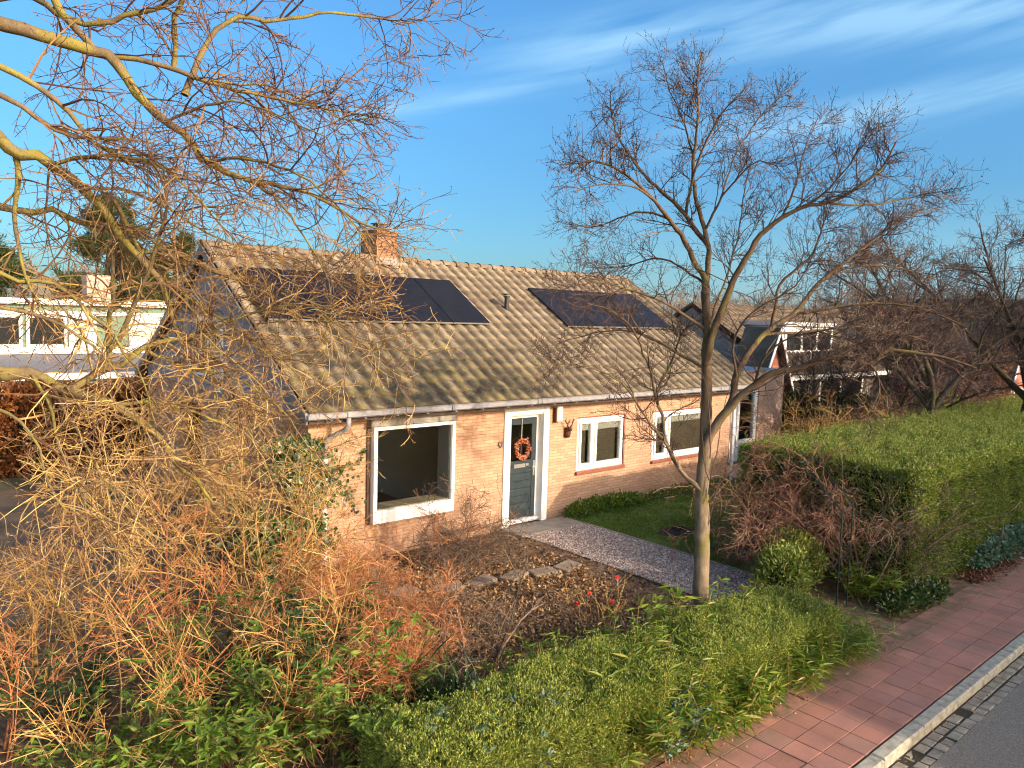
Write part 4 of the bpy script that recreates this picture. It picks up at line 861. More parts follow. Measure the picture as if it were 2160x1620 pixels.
BLUEG = leafmat('blue_green_sprig', [(0, (.05, .10, .06)), (.6, (.10, .17, .11)), (1, (.20, .27, .20))], .5, .25)
def hump(u, sd):
    """smooth pseudo-noise on points (n,3)"""
    r = np.random.default_rng(sd); f = np.zeros(len(u))
    for k in range(7):
        kv = r.normal(0, 1.0 * 1.55 ** k, 3); f += np.sin(u @ kv + r.random() * 6.3) / 1.35 ** k
    return f / 2.6
def hedge(name, label, path, width, height, dens, size, m, seed, rough=.10, sub=None, asp=.5, top_spray=0, cat='hedge', sprig=3, core=True, depth=.20, arc=.6):
    """clipped hedge along a path [(x,y)]: dense shell of leaf sprigs over a dark core"""
    global RNG
    keep = RNG; RNG = np.random.default_rng(seed)
    p = np.array(path, float); seg = np.linalg.norm(np.diff(p, axis=0), axis=1); tot = seg.sum()
    o = thing(name, label, cat, (p[:, 0].mean(), p[:, 1].mean(), 0))
    hw = width / 2
    def at(s):
        d = np.r_[0, np.cumsum(seg)]; i = np.clip(np.searchsorted(d, s, side='right') - 1, 0, len(seg) - 1); u = ((s - d[i]) / seg[i])[:, None]
        T = (p[i + 1] - p[i]) / seg[i][:, None]; return p[i] * (1 - u) + p[i + 1] * u, T
    area = tot * (2 * height + width) + 2 * width * height; n = int(area * dens)
    # sample faces: sides, top, ends
    k = RNG.random(n) * area; A1 = tot * height
    s = RNG.random(n) * tot; off = np.zeros(n); z = RNG.random(n) * height; nr = np.zeros((n, 3)); c, T = at(s); Nn = np.stack([T[:, 1], -T[:, 0]], 1)
    f0 = k < A1; f1 = (k >= A1) & (k < 2 * A1); f2 = (k >= 2 * A1) & (k < 2 * A1 + tot * width); f3 = (k >= 2 * A1 + tot * width) & (k < area - width * height); f4 = k >= area - width * height
    off[f0] = hw; off[f1] = -hw; u = (RNG.random(n) * 2 - 1) * hw; off[f2] = u[f2]; z[f2] = height
    s[f3] = 0; s[f4] = tot; off[f3 | f4] = u[f3 | f4]; c, T = at(s); Nn = np.stack([T[:, 1], -T[:, 0]], 1)
    nr[f0, :2] = Nn[f0]; nr[f1, :2] = -Nn[f1]; nr[f2, 2] = 1; nr[f3, :2] = -T[f3]; nr[f4, :2] = T[f4]
    # round the shoulders
    e = arc * .35; zz = np.clip((z - (height - e)) / e, 0, 1); oo = np.clip((np.abs(off) - (hw - e)) / e, 0, 1)
    cut = np.clip(np.hypot(zz, oo) - 1, 0, 1) * e
    P = np.concatenate([c + Nn * off[:, None], z[:, None]], 1)
    nr[:, 2] += zz * .7; nr[:, :2] += Nn * (np.sign(off) * oo * .6)[:, None]; nr = unit(nr)
    P = P - nr * cut[:, None] * 1.0
    bump_ = hump(P * 1.0, seed) * rough + hump(P * 3.1, seed + 1) * rough * .5 + hump(P * 9.0, seed + 2) * .03
    P = P + nr * bump_[:, None] - nr * (RNG.random(n) ** 2 * depth)[:, None]
    P[:, 2] = np.maximum(P[:, 2], .02)
    vg = Veg()
    for _ in range(sprig):
        al = nr * .8 + np.array([0, 0, .55]) + RNG.normal(0, .55, (n, 3))
        vg.add(leaves(P + RNG.normal(0, size * .35, (n, 3)), RNG.normal(0, 1, (n, 3)), size * (.6 + .8 * RNG.random(n)), asp, 0, al))
    if top_spray:
        tp = np.where(f2)[0]; tp = tp[RNG.random(len(tp)) < top_spray]; q = P[tp]
        D = np.array([0, 0, 1.]) + RNG.normal(0, .25, (len(tp), 3)); a, _ = grow(q, D, .10 + .16 * RNG.random(len(tp)), .002, .001, 4, .1)
        for j in range(1, 5):
            for sg in range(3): vg.add(leaves(a[:, j], RNG.normal(0, 1, (len(tp), 3)), size * .8, asp, 0, D * .6 + RNG.normal(0, .5, (len(tp), 3))))
    vg.out('foliage', m, o)
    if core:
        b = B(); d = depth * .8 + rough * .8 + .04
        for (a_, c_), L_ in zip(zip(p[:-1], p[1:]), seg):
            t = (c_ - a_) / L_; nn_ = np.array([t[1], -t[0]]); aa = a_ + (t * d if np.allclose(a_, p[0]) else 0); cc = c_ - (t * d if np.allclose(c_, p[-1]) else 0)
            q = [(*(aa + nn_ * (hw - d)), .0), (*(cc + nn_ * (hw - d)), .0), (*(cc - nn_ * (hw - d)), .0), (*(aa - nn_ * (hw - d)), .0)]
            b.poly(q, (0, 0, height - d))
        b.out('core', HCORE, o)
    RNG = keep
    return o

# ------------------------------------------------------------------ hedges
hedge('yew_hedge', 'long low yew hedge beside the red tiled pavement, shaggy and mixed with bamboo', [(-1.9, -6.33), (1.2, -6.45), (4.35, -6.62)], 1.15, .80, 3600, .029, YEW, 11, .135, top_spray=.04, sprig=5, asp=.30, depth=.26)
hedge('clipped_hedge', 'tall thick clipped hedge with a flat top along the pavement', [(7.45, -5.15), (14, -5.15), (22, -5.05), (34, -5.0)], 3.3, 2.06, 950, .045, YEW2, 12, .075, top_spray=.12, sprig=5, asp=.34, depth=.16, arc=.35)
def clump(label, loc, n, h, spread, m, seed, name='bamboo_clump', ll=.17, asp=.16, cat='bamboo', stemm=None, per=7, droop=.35, group=None):
    """culms with fans of long leaves"""
    global RNG
    keep = RNG; RNG = np.random.default_rng(seed)
    o = thing(name, label, cat, loc, 0, group); x, y, z = loc
    a_ = RNG.random(n) * 6.283; r = np.sqrt(RNG.random(n))
    P = np.stack([x + r * np.cos(a_) * spread[0], y + r * np.sin(a_) * spread[1], np.full(n, z)], 1)
    D = np.stack([np.cos(a_) * r * .45, np.sin(a_) * r * .45, np.ones(n)], 1)
    a, q = grow(P, D, h * (.55 + .55 * RNG.random(n)), .004, .002, 6, .09); v = Veg(); v.add(tubes(a, q, 4)); v.out('stem', stemm or TWIG_Y, o)
    v = Veg()
    for j in range(2, 7):
        for s in range(per):
            m_ = RNG.random(n) < (.35 + .11 * j); A = RNG.normal(0, 1, (n, 3)); A[:, 2] = .25 + .3 * RNG.random(n)
            v.add(leaves(a[m_, j] + RNG.normal(0, .02, (m_.sum(), 3)), np.array([[0, 0, 1.]]) + RNG.normal(0, .3, (m_.sum(), 3)), ll * (.6 + .7 * RNG.random(m_.sum())), asp, droop, A[m_]))
    v.out('foliage', m, o); RNG = keep
    return o
bam = 'bamboo growing through the low hedge'
for i, (x, y, n, h, sx, sy, lab) in enumerate([
    (1.85, -6.15, 60, .92, .75, .35, 'bright bamboo clump on the low hedge below the red flowered canes'),
    (.35, -6.2, 46, .86, .75, .35, 'pale bamboo clump on the low hedge beside the dark stemmed shrub'),
    (3.05, -6.05, 34, .98, .40, .25, 'yellowish bamboo tuft right below the street tree trunk'),
    (2.95, -7.12, 60, .50, .85, .16, 'bright green bamboo fringe hanging over the sunlit pavement edge'),
    (1.35, -7.10, 56, .55, .75, .16, 'bright bamboo fringe at the bottom edge of the pavement'),
    (4.55, -6.98, 85, .46, .55, .28, 'dark green grassy tuft at the entrance end of the low hedge'),
    (.6, -6.75, 30, .85, .8, .3, 'scattered bamboo leaves low on the front of the hedge')]):
    clump(lab, (x, y, 0), n, h, (sx, sy), BAMB if i != 5 else GREENL, 40 + i, group=None, ll=.17 if i != 5 else .20, asp=.16 if i != 5 else .07, per=6, name='bamboo_clump' if i != 5 else 'grass_tuft', cat='bamboo' if i != 5 else 'grass')
clump('small green bamboo tuft at the foot of the rose in the hedge opening', (6.9, -6.35, 0), 26, .5, (.35, .25), BAMB, 51, ll=.2, asp=.13)
clump('blue green leafy sprigs low in the near corner of the hedge', (-.9, -6.4, 0), 60, .85, (.5, .4), BLUEG, 52, name='leafy_shrub', ll=.07, asp=.45, cat='shrub', droop=0)
clump('grey green sprigs in the hedge just above the pavement', (.95, -6.98, 0), 40, .55, (.35, .2), BLUEG, 53, name='leafy_shrub', ll=.06, asp=.45, cat='shrub', droop=0)
clump('dark strappy grass clump under the reddish twiggy shrub', (-.95, -5.35, 0), 70, .62, (.45, .3), EVERG, 54, name='grass_clump', ll=.42, asp=.05, cat='grass', droop=.7)
# rounded yew at the entrance and leafy things in the opening
def bush(name, label, loc, rad, dens, size, m, seed, asp=.5, cat='shrub', rough=.18, core=True, droop=0, spr=3, nrmj=1., depth=.35):
    global RNG
    keep = RNG; RNG = np.random.default_rng(seed); o = thing(name, label, cat, loc)
    rx, ry, rz = rad; n = int(dens * 4 * math.pi * ((rx * ry + rx * rz + ry * rz) / 3)); u = unit(RNG.normal(0, 1, (n, 3))); u[:, 2] = np.where(u[:, 2] < -.5, -u[:, 2], u[:, 2])
    c = np.array(loc) + (0, 0, rz * .85); f = 1 + hump(u * 2.0, seed) * rough + hump(u * 4.5, seed + 3) * rough * .5
    P = c + u * np.array(rad) * (f * (1 - RNG.random(n) ** 1.7 * depth))[:, None]; P[:, 2] = np.maximum(P[:, 2], loc[2] + .02)
    v = Veg()
    for _ in range(spr): v.add(leaves(P + RNG.normal(0, size * .5, (n, 3)), u * .4 + RNG.normal(0, nrmj, (n, 3)), size * (.55 + .8 * RNG.random(n)), asp, droop, u * .6 + np.array([0, 0, .4]) + RNG.normal(0, .6, (n, 3))))
    v.out('foliage', m, o)
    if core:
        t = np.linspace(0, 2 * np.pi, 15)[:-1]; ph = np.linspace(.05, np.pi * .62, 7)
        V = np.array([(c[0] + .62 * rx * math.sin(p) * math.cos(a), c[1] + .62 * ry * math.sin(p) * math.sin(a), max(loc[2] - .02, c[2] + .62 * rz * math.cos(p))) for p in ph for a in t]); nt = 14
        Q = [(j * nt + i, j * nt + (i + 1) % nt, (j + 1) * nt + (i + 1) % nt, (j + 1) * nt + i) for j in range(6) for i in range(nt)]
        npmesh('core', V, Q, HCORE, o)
    RNG = keep
    return o
bush('yew_bush', 'dull green yew bush behind the arch post, in shade', (6.35, -5.25, 0), (.55, .5, .48), 460, .08, YEW2, 61, .34)
bush('yew_bush', 'bluish green yew bush between the low hedge and the arch post', (5.4, -5.7, 0), (.40, .38, .52), 520, .075, YEW2, 62, .34)
bush('dark_evergreen', 'small dark leaved evergreen at the lawn corner beside the arch', (7.15, -4.45, 0), (.42, .36, .42), 420, .075, leafmat('purple_green_leaf', [(0, (.03, .02, .012)), (.5, (.06, .05, .02)), (1, (.09, .10, .04))], .35, .15), 63, .45)
bush('ground_ivy', 'low ivy and weeds spilling onto the pavement by the tall hedge', (7.3, -6.88, 0), (1.05, .28, .14), 420, .06, IVYM, 64, .7, 'ivy', core=False)
bush('ground_ivy', 'ivy creeping along the foot of the tall hedge further along the pavement', (11.9, -6.98, 0), (2.2, .22, .26), 330, .07, BLUEG, 65, .7, 'ivy', core=False)
bush('border_plants', 'low weeds along the foot of the brick wall beside the doorstep', (7.6, -.18, 0), (1.35, .22, .16), 420, .07, GREENL, 66, .5, 'plants', core=False)
bush('border_plants', 'thin line of weeds against the brick below the right window', (10.6, -.12, 0), (1.9, .12, .10), 260, .06, GREENL, 67, .5, 'plants', core=False)
# beech hedge and left side
hedge('beech_hedge', 'copper leaved beech hedge across the drive behind the house', [(-8, 11.0), (4.5, 11.2)], 1.3, 2.15, 210, .115, BEECH, 71, .16, asp=.62, sprig=3)
# ------------------------------------------------------------------ shrubs left of the house
ygrp = None
for i, (x, y, h, sp, n, lab, arch) in enumerate([
    (-3.45, -4.0, 1.45, .75, 13, 'yellow stemmed bare shrub nearest the mossy tree, left edge', .1),
    (-2.45, -4.55, 1.55, .75, 14, 'tall yellow twigged bare shrub above the glossy leaves', .1),
    (-2.35, -2.7, 1.75, .8, 14, 'rusty bare shrub in the thicket before the shaded gable', .1),
    (-1.25, -3.7, 1.6, .8, 13, 'golden bare shrub leaning right over the reddish thicket', .1),
    (-.95, -1.6, 2.3, .75, 16, 'tall pale bare shrub reaching across the left window', .05),
    (-3.6, -1.6, 1.5, .8, 14, 'tangled golden shrub at the edge of the dark drive', .1),
    (-.45, -.1, 2.6, .6, 17, 'pale thicket against the ivied house corner', .1),
    (-1.5, .6, 2.6, .8, 18, 'golden thicket before the gable wall', .1),
    (-4.3, -3.1, 1.5, .8, 13, 'low rust coloured shrub at the left edge beside the drive', .1), (-2.9, -.6, 1.7, .8, 14, 'straw coloured shrub between the drive and the thicket', .1)]):
    o, a, q, tw = bare_shrub(lab, (x, y, 0), h, sp, n, 100 + i, TWIG_R if i in (2, 8) else TWIG_Y, None, 'bare_shrub', .0125, (3.6, 3.6, 2.4), arch, .055, mr=.0026, tw_=.09)
rgrp = None
for i, (x, y, h, sp, n, lab) in enumerate([
    (-.60, -3.0, 1.30, .95, 34, 'reddish twiggy shrub in front of the downpipe'),
    (-.95, -4.4, 1.25, 1.0, 40, 'rust red twig thicket above the strappy grass'),
    (.05, -1.35, 1.0, .8, 15, 'thin red stemmed shrub at the foot of the left wall corner')]):
    bare_shrub(lab, (x, y, 0), h, sp, n, 130 + i, TWIG_R, None, 'red_shrub', .0065, (6.5, 5.5, 3.2), .35, .13, mr=.0023)
o_, a_, q_, t_ = bare_shrub('spreading bare shrub beside the doorstep of the front door', (2.95, -.95, 0), 1.25, 1.25, 30, 140, TWIG_D, None, 'bare_shrub', .008, (6.5, 4.6, 2.6), .45, .14, mr=.0023)
bare_shrub('thin long caned shrub below the picture window', (2.2, -.75, 0), 1.55, .95, 16, 141, TWIG_R, None, 'bare_shrub', .006, (2.2, 2.2, 1.5), .3, .09, mr=.0023)
bare_shrub('dark stemmed bare shrub standing behind the low hedge', (.05, -4.75, 0), 1.5, .85, 9, 142, TWIG_D, None, 'dark_shrub', .018, (5, 4.5, 2.6), .15, .15, mr=.0024)
# red flowered canes
o, a, q, tw = bare_shrub('pale rose canes with red tips behind the bamboo', (2.35, -4.75, 0), .95, .55, 12, 143, TWIG_Y, None, 'rose_bush', .007, (2.5, 1.6, 1), .05, .08)
P = a[:4, -1]; 
REDF = leafmat('red_petal', [(0, (.55, .02, .02)), (1, (.75, .07, .05))], .5, .3)
for p_ in P:
    q_ = np.repeat(p_[None], 14, 0); v = Veg(); v.add(leaves(q_ + RNG.normal(0, .010, q_.shape), RNG.normal(0, 1, q_.shape), .038, .8)); v.out('blossom', REDF, o)
# glossy leaved undergrowth, lower left
def rosettes(label, loc, n, spread, h, m, seed, ll=.11, name='evergreen_shrub', asp=.30, per=11, rise=.35):
    global RNG
    keep = RNG; RNG = np.random.default_rng(seed); o = thing(name, label, 'shrub', loc); x, y, z = loc
    a_ = RNG.random(n) * 6.283; r = np.sqrt(RNG.random(n)); P = np.stack([x + r * np.cos(a_) * spread * .35, y + r * np.sin(a_) * spread * .35, np.zeros(n)], 1)
    D = np.stack([np.cos(a_) * r * spread, np.sin(a_) * r * spread, np.full(n, h)], 1)
    a, q = grow(P, D, np.linalg.norm(D, axis=1) * (.5 + .6 * RNG.random(n)), .007, .0035, 8, .10, (0, 0, .15)); v = Veg(); v.add(tubes(a, q, 4)); v.out('stem', TWIG_D, o)
    v = Veg()
    for j in (4, 5, 6, 7, 8):
        for k in range(per if j == 8 else per // 2):
            A = RNG.normal(0, 1, (n, 3)); A[:, 2] = rise * RNG.random(n)
            v.add(leaves(a[:, j] + RNG.normal(0, .012, (n, 3)), np.array([[0, 0, 1.]]) + RNG.normal(0, .35, (n, 3)), ll * (.6 + .7 * RNG.random(n)), asp, .12, A))
    v.out('foliage', m, o); RNG = keep
for i, (x, y, n, sp, h, m, lab, ll) in enumerate([
    (-2.75, -4.9, 60, .85, .95, GREENL, 'bright glossy leaved shrub at the bottom left', .12),
    (-1.75, -4.95, 70, .85, 1.05, GREENL, 'glossy green shrub in front of the yellow stems', .12),
    (-1.55, -3.95, 70, .8, 1.15, EVERG, 'dark glossy evergreen shrub inside the golden thicket', .11),
    (-2.3, -3.5, 55, .7, 1.2, GREENL, 'small leaved green shrub under the golden twigs', .085),
    (-3.7, -4.7, 50, .7, .8, GREENL, 'yellowish green shrub at the left edge of the bed', .10),
    (-3.6, -3.0, 40, .7, .8, EVERG, 'dark leafy shrub in the gap by the drive', .10)]):
    rosettes(lab, (x, y, 0), n, sp, h, m, 160 + i, ll)
# ivy on the house corner
def ivy(label, surf, n, m, seed, size=.085, stems=None):
    global RNG
    keep = RNG; RNG = np.random.default_rng(seed); o = thing('ivy_plant', label, 'ivy', (.4, -.1, 0)); v = Veg()
    for (P, nr) in surf(n): 
        v.add(leaves(P, nr, size * (.5 + .8 * RNG.random(len(P))), .85, .5, None, .45))
    v.out('foliage', m, o)
    if stems is not None: s = Veg(); s.add(tubes(*stems, 4)); s.out('stem', TWIG_D, o)
    RNG = keep
def corner(n):
    t = RNG.random(n); z = .1 + 2.15 * t; wdt = .95 * np.clip(np.sin(3.14 * np.clip(z / 2.4, 0, 1)) + .25, 0, 1)
    u = RNG.normal(-.35, .45, n) * wdt; d = -.05 - .26 * RNG.random(n) ** 1.5 * (wdt + .3)
    keepm = hump(np.stack([u, z, d], 1) * 2.2, 5) > -.35
    yield np.stack([.30 + u, d, z], 1)[keepm], np.tile([-.1, -1., .25], (keepm.sum(), 1))
a, q = grow(np.array([[.40, -.05, 0], [.3, -.08, 0], [.2, -.1, 0], [.5, -.04, 0]]), np.array([[.05, 0, 1], [-.1, 0, 1], [0, -.05, 1], [.12, 0, 1]]), 2.2, .014, .006, 14, .10)
ivy('dark ivy covering the left front corner of the bungalow', corner, 5200, IVYM, 170, stems=(a, q))
a, q = grow(np.array([[1.30, -.02, .9], [.75, -.05, 1.7]]), np.array([[.02, 0, 1], [.9, 0, .15]]), np.array([1.0, .9]), .006, .004, 14, .12); a[:, :, 1] = -.02 - .03 * RNG.random(a.shape[:2])
def sprigs(n):
    p = a.reshape(-1, 3); i = RNG.integers(0, len(p), n); yield p[i] + RNG.normal(0, .035, (n, 3)) * (1, .3, 1), np.tile([0, -1., .2], (n, 1))
ivy('thin ivy trail climbing the brick left of the picture window', sprigs, 150, IVYM, 171, .06, (a, q))

# ------------------------------------------------------------------ rose arch and the tangle on it
GREENM = mat('dark_green_metal', (.010, .022, .018), .5, .3)
o = thing('rose_arch', 'thin dark green metal garden arch at the opening in the hedge', 'garden arch', (6.3, -5.6, 0))
p1, p2, p3, p4 = (5.62, -6.43), (6.28, -6.28), (7.30, -4.45), (6.72, -4.52)
for p in (p1, p2, p3, p4):
    b = B(); b.tube([(*p, -.05), (*p, 1.62)], .011, 7); b.out('post', GREENM, o)
b = B()
for (u, v_, z) in ((p1, p2, 1.62), (p4, p3, 1.62), (p1, p2, .9), (p4, p3, .9)): b.tube([(*u, z), (*v_, z)], .008, 6)
for (u, v_) in ((p1, p4), (p2, p3)): b.tube([(*u, 1.62), ((u[0] + v_[0]) / 2, (u[1] + v_[1]) / 2, 2.12), (*v_, 1.62)], .009, 6)
b.tube([((p1[0] + p4[0]) / 2, (p1[1] + p4[1]) / 2, 2.12), ((p2[0] + p3[0]) / 2, (p2[1] + p3[1]) / 2, 2.12)], .008, 6)
b.out('crossbar', GREENM, o)
o, a, q, tw = bare_shrub('climbing rose with tangled bare red canes over the garden arch', (7.0, -5.1, 0), 2.05, .45, 14, 180, TWIG_ROSE, None, 'climbing_rose', .012, (7.5, 6, 3.8), .55, .18, mr=.003, lens=(.42, .22, .10), tw_=.24)
bare_shrub('second climbing rose arching long red shoots above the hedge top', (7.55, -4.6, 0), 2.75, .55, 13, 181, TWIG_ROSE, None, 'climbing_rose', .011, (5, 4.4, 2.8), .45, .16, mr=.003, lens=(.36, .18, .08), tw_=.22)
bare_shrub('many stemmed pale wooded bush in front of the cut end of the hedge', (7.05, -6.15, 0), 1.75, .30, 9, 182, TWIG_D, None, 'multi_stem_bush', .022, (5, 4.5, 2.8), -.05, .11, mr=.003)
bare_shrub('curved pale stems standing in the dark end of the tall hedge', (7.62, -6.1, 0), 1.85, .40, 8, 183, TWIG_D, None, 'multi_stem_bush', .026, (4, 3.5, 2), .1, .14, mr=.003)

# ------------------------------------------------------------------ wreath on the front door
o = thing('door_wreath', 'round wreath of orange leaves hung on the front door', 'wreath', (5.24, .10, 1.60))
n = 520; t = RNG.random(n) * 6.283; rr = .178 + RNG.normal(0, .020, n); P = np.stack([5.235 + rr * np.cos(t), .085 - np.abs(RNG.normal(0, .022, n)), 1.60 + rr * np.sin(t)], 1)
v = Veg(); A = np.stack([-np.sin(t), np.full(n, -.2), np.cos(t)], 1) + RNG.normal(0, .6, (n, 3)); v.add(leaves(P, np.tile([0, -1., .1], (n, 1)), .034 + .026 * RNG.random(n), .6, 0, A))
v.out('leaf_ring', leafmat('orange_leaf', [(0, (.30, .05, .025)), (.4, (.55, .15, .06)), (.75, (.62, .28, .16)), (1, (.60, .38, .26))], .6, .2), o)
b = B(); t = np.linspace(0, 6.283, 29); b.tube([(5.235 + .185 * math.cos(x), .095, 1.60 + .185 * math.sin(x)) for x in t], .018, 6, False); b.out('ring', mat('willow', (.12, .06, .03), .8), o)
b = B(); b.box(5.231, 5.239, .112, .118, 1.78, 2.22); b.out('ribbon', mat('pale_ribbon', (.6, .55, .48), .6), o)

# ------------------------------------------------------------------ grass, litter, gravel
def blades(name, x0, x1, y0, y1, n, h, m, z=0., mask=None, wid=.006):
    P = np.stack([x0 + (x1 - x0) * RNG.random(n), y0 + (y1 - y0) * RNG.random(n), np.full(n, z)], 1)
    if mask is not None: P = P[mask(P)]
    n = len(P); k = np.clip(.65 + hump(P * 1.3, 3) * .4, .25, 1.3); D = RNG.normal(0, .55, (n, 3)); D[:, 2] = 1
    A = unit(D); S = unit(np.cross(A, RNG.normal(0, 1, (n, 3)))) * wid; L = (h * k * (.6 + .7 * RNG.random(n)))[:, None]
    V = np.stack([P - S, P + S, P + A * L * .6 + S * .7, P + A * L], 1)
    return tag(npmesh(name, V.reshape(-1, 3), np.arange(n * 4).reshape(n, 4), m), kind='stuff')
GRASS = leafmat('grass_blade', [(0, (.055, .095, .014)), (.4, (.10, .17, .022)), (.8, (.17, .24, .035)), (1, (.28, .28, .09))], .6, .3)
blades('grass', 6.45, 14.6, -4.5, -.02, 90000, .05, GRASS, .005)
def scatter(name, n, fn, size, m, z=.02, flat=.35, asp=.55):
    P = fn(n); n = len(P); tag((lambda v: v.out(name, m))(Veg().add(leaves(P, np.array([[0, 0, 1.]]) + RNG.normal(0, flat, (n, 3)), size * (.5 + .9 * RNG.random(n)), asp))), kind='stuff')
def bedpts(n):
    P = np.stack([-2 + 6.9 * RNG.random(n), -5.4 + 5.35 * RNG.random(n), np.full(n, .018) + .02 * RNG.random(n)], 1)
    d = hump(P * .9, 9) + .9 - np.clip((P[:, 0] - 2.6 + (P[:, 1] + 3) * .25), 0, 2) * .9
    return P[RNG.random(len(P)) < np.clip(d, .06, 1)]
scatter('leaf_litter', 42000, bedpts, .055, DEADL, flat=.85)
scatter('leaf_litter', 2600, lambda n: np.stack([9.2 + 4.2 * RNG.random(n), -7.02 + RNG.normal(0, .13, n), .008 + .02 * RNG.random(n)], 1), .06, leafmat('russet_litter', [(0, (.10, .035, .02)), (.6, (.20, .07, .04)), (1, (.28, .14, .08))], .8, .1), flat=.5)
scatter('leaf_litter', 420, lambda n: np.stack([-1 + 7 * RNG.random(n), -7.16 - np.abs(RNG.normal(0, .16, n)), .006 + .01 * RNG.random(n)], 1), .035, DEADL, flat=.4)
scatter('leaf_litter', 160, lambda n: np.stack([-1 + 10 * RNG.random(n), -8.56 + RNG.normal(0, .08, n), -.094 + .01 * RNG.random(n)], 1), .035, DEADL, flat=.4)
def gravelpts(n): return np.stack([4.72 + 1.64 * RNG.random(n), -5.6 + 4.95 * RNG.random(n), .016 + .012 * RNG.random(n)], 1)
def stones(name, P, size, m):
    n = len(P); a = RNG.random(n) * 6.283; s = size * (.5 + .9 * RNG.random(n)); ca, sa = np.cos(a), np.sin(a)
    base = np.array([(-1, -.7, 0), (1, -.6, 0), (.8, .7, 0), (-.9, .6, 0), (-.5, -.35, .9), (.55, -.3, 1.0), (.4, .35, .85), (-.45, .3, .95)])
    V = base[None] * s[:, None, None] * (1 + RNG.normal(0, .15, (n, 8, 3))); X = V[..., 0] * ca[:, None] - V[..., 1] * sa[:, None]; Y = V[..., 0] * sa[:, None] + V[..., 1] * ca[:, None]
    V = np.stack([X, Y, V[..., 2] * .7], -1) + P[:, None]; f = np.array([(4, 5, 6, 7), (0, 1, 5, 4), (1, 2, 6, 5), (2, 3, 7, 6), (3, 0, 4, 7)])
    return tag(npmesh(name, V.reshape(-1, 3), (f[None] + 8 * np.arange(n)[:, None, None]).reshape(-1, 4), m), kind='stuff')
PEB = twigmat('pebble', [(0, (.13, .09, .075)), (.3, (.26, .19, .155)), (.6, (.42, .32, .27)), (.85, (.58, .47, .41)), (1, (.68, .60, .54))], .85)
stones('gravel', gravelpts(26000), .014, PEB)
CLOD = twigmat('earth_clod', [(0, (.03, .019, .012)), (.6, (.07, .042, .026)), (1, (.13, .08, .05))], .95)
stones('soil_clods', np.stack([-1 + 5.8 * RNG.random(5000), -5.3 + 5.2 * RNG.random(5000), np.full(5000, .004)], 1), .022, CLOD)

# ------------------------------------------------------------------ neighbouring houses
def win(parent, axis, u0, u1, z0, z1, pos, out, mulls=(), f=.09, name='window', glass=None):
    """framed window on a wall plane at pos, standing proud by out"""
    b = B()
    def bx(bb, a, c, d, e, p, q):
        lo, hi = sorted((p, q))
        bb.box(a, c, lo, hi, d, e) if axis == 'x' else bb.box(lo, hi, a, c, d, e)
    bx(b, u0, u0 + f, z0, z1, pos, pos + out); bx(b, u1 - f, u1, z0, z1, pos, pos + out); bx(b, u0 + f, u1 - f, z1 - f, z1, pos, pos + out); bx(b, u0 + f, u1 - f, z0, z0 + f, pos, pos + out)
    for m_ in mulls: bx(b, m_ - f / 2, m_ + f / 2, z0 + f, z1 - f, pos, pos + out)
    o = b.out(name, WHITE_PVC, parent); b = B(); bx(b, u0 + f, u1 - f, z0 + f, z1 - f, pos + out * .3, pos + out * .5); b.out('pane', glass or DARKGL, o); return o
SAGE = noisy('sage_green_boards', [(.3, (.11, .165, .105)), (.7, (.15, .21, .14))], 6, .7, .15, 40)
CURT = mat('pale_curtain', (.52, .46, .38), .9)
SLROOF = noisy('slate_roof', [(.3, (.09, .09, .105)), (.7, (.16, .16, .18))], 14, .7, .4, 30)
h = thing('green_house', 'sage green boarded house with white windows beyond the beech hedge', 'house', (-1, 18, 0))
b = B(); b.box(-14, 3.4, 16, 24, 0, 4.25); b.out('wall', SAGE, h)
b = B(); b.box(-14.3, 3.6, 15.8, 24.3, 4.25, 4.42); b.out('roof', WHITE, h)
b = B(); b.poly([(-14.2, 14.3, 2.25), (-14.2, 15.99, 2.72), (-14.2, 15.99, 2.60), (-14.2, 14.3, 2.12)], (17.5, 0, 0)); lean = b.out('lean_to_roof', SLROOF, h)
b = B(); b.box(-14.2, 3.3, 14.2, 14.34, 2.05, 2.24); b.out('gutter', WHITE, lean)
b = B(); b.box(-14, 3.2, 14.5, 15.98, 0, 2.1); b.out('porch_wall', noisy('pale_render', [(.3, (.38, .36, .31)), (.7, (.46, .43, .37))], 3), h)
b = B(); b.box(-14, 3.4, 15.93, 15.998, 2.72, 2.92); b.box(-14, 3.4, 15.93, 15.998, 3.93, 4.05); b.out('band', WHITE, h)
for (u0, u1, gl) in ((-3.3, -2.15, None), (-2.1, -1.05, None), (-.95, .15, None), (.2, .98, CURT), (1.95, 2.9, CURT), (-5.2, -4.0, None)): win(h, 'x', u0, u1, 2.93, 3.92, 15.998, -.07, (), .09, glass=gl)
b = B(); b.box(-2.6, -1.5, 19, 20, 4.42, 5.0); b.out('chimney', WHITE, h)
b = B(); b.box(1.5, 2.3, 19.5, 20.3, 4.42, 5.35); b.out('chimney', BRICK_PINK, h)
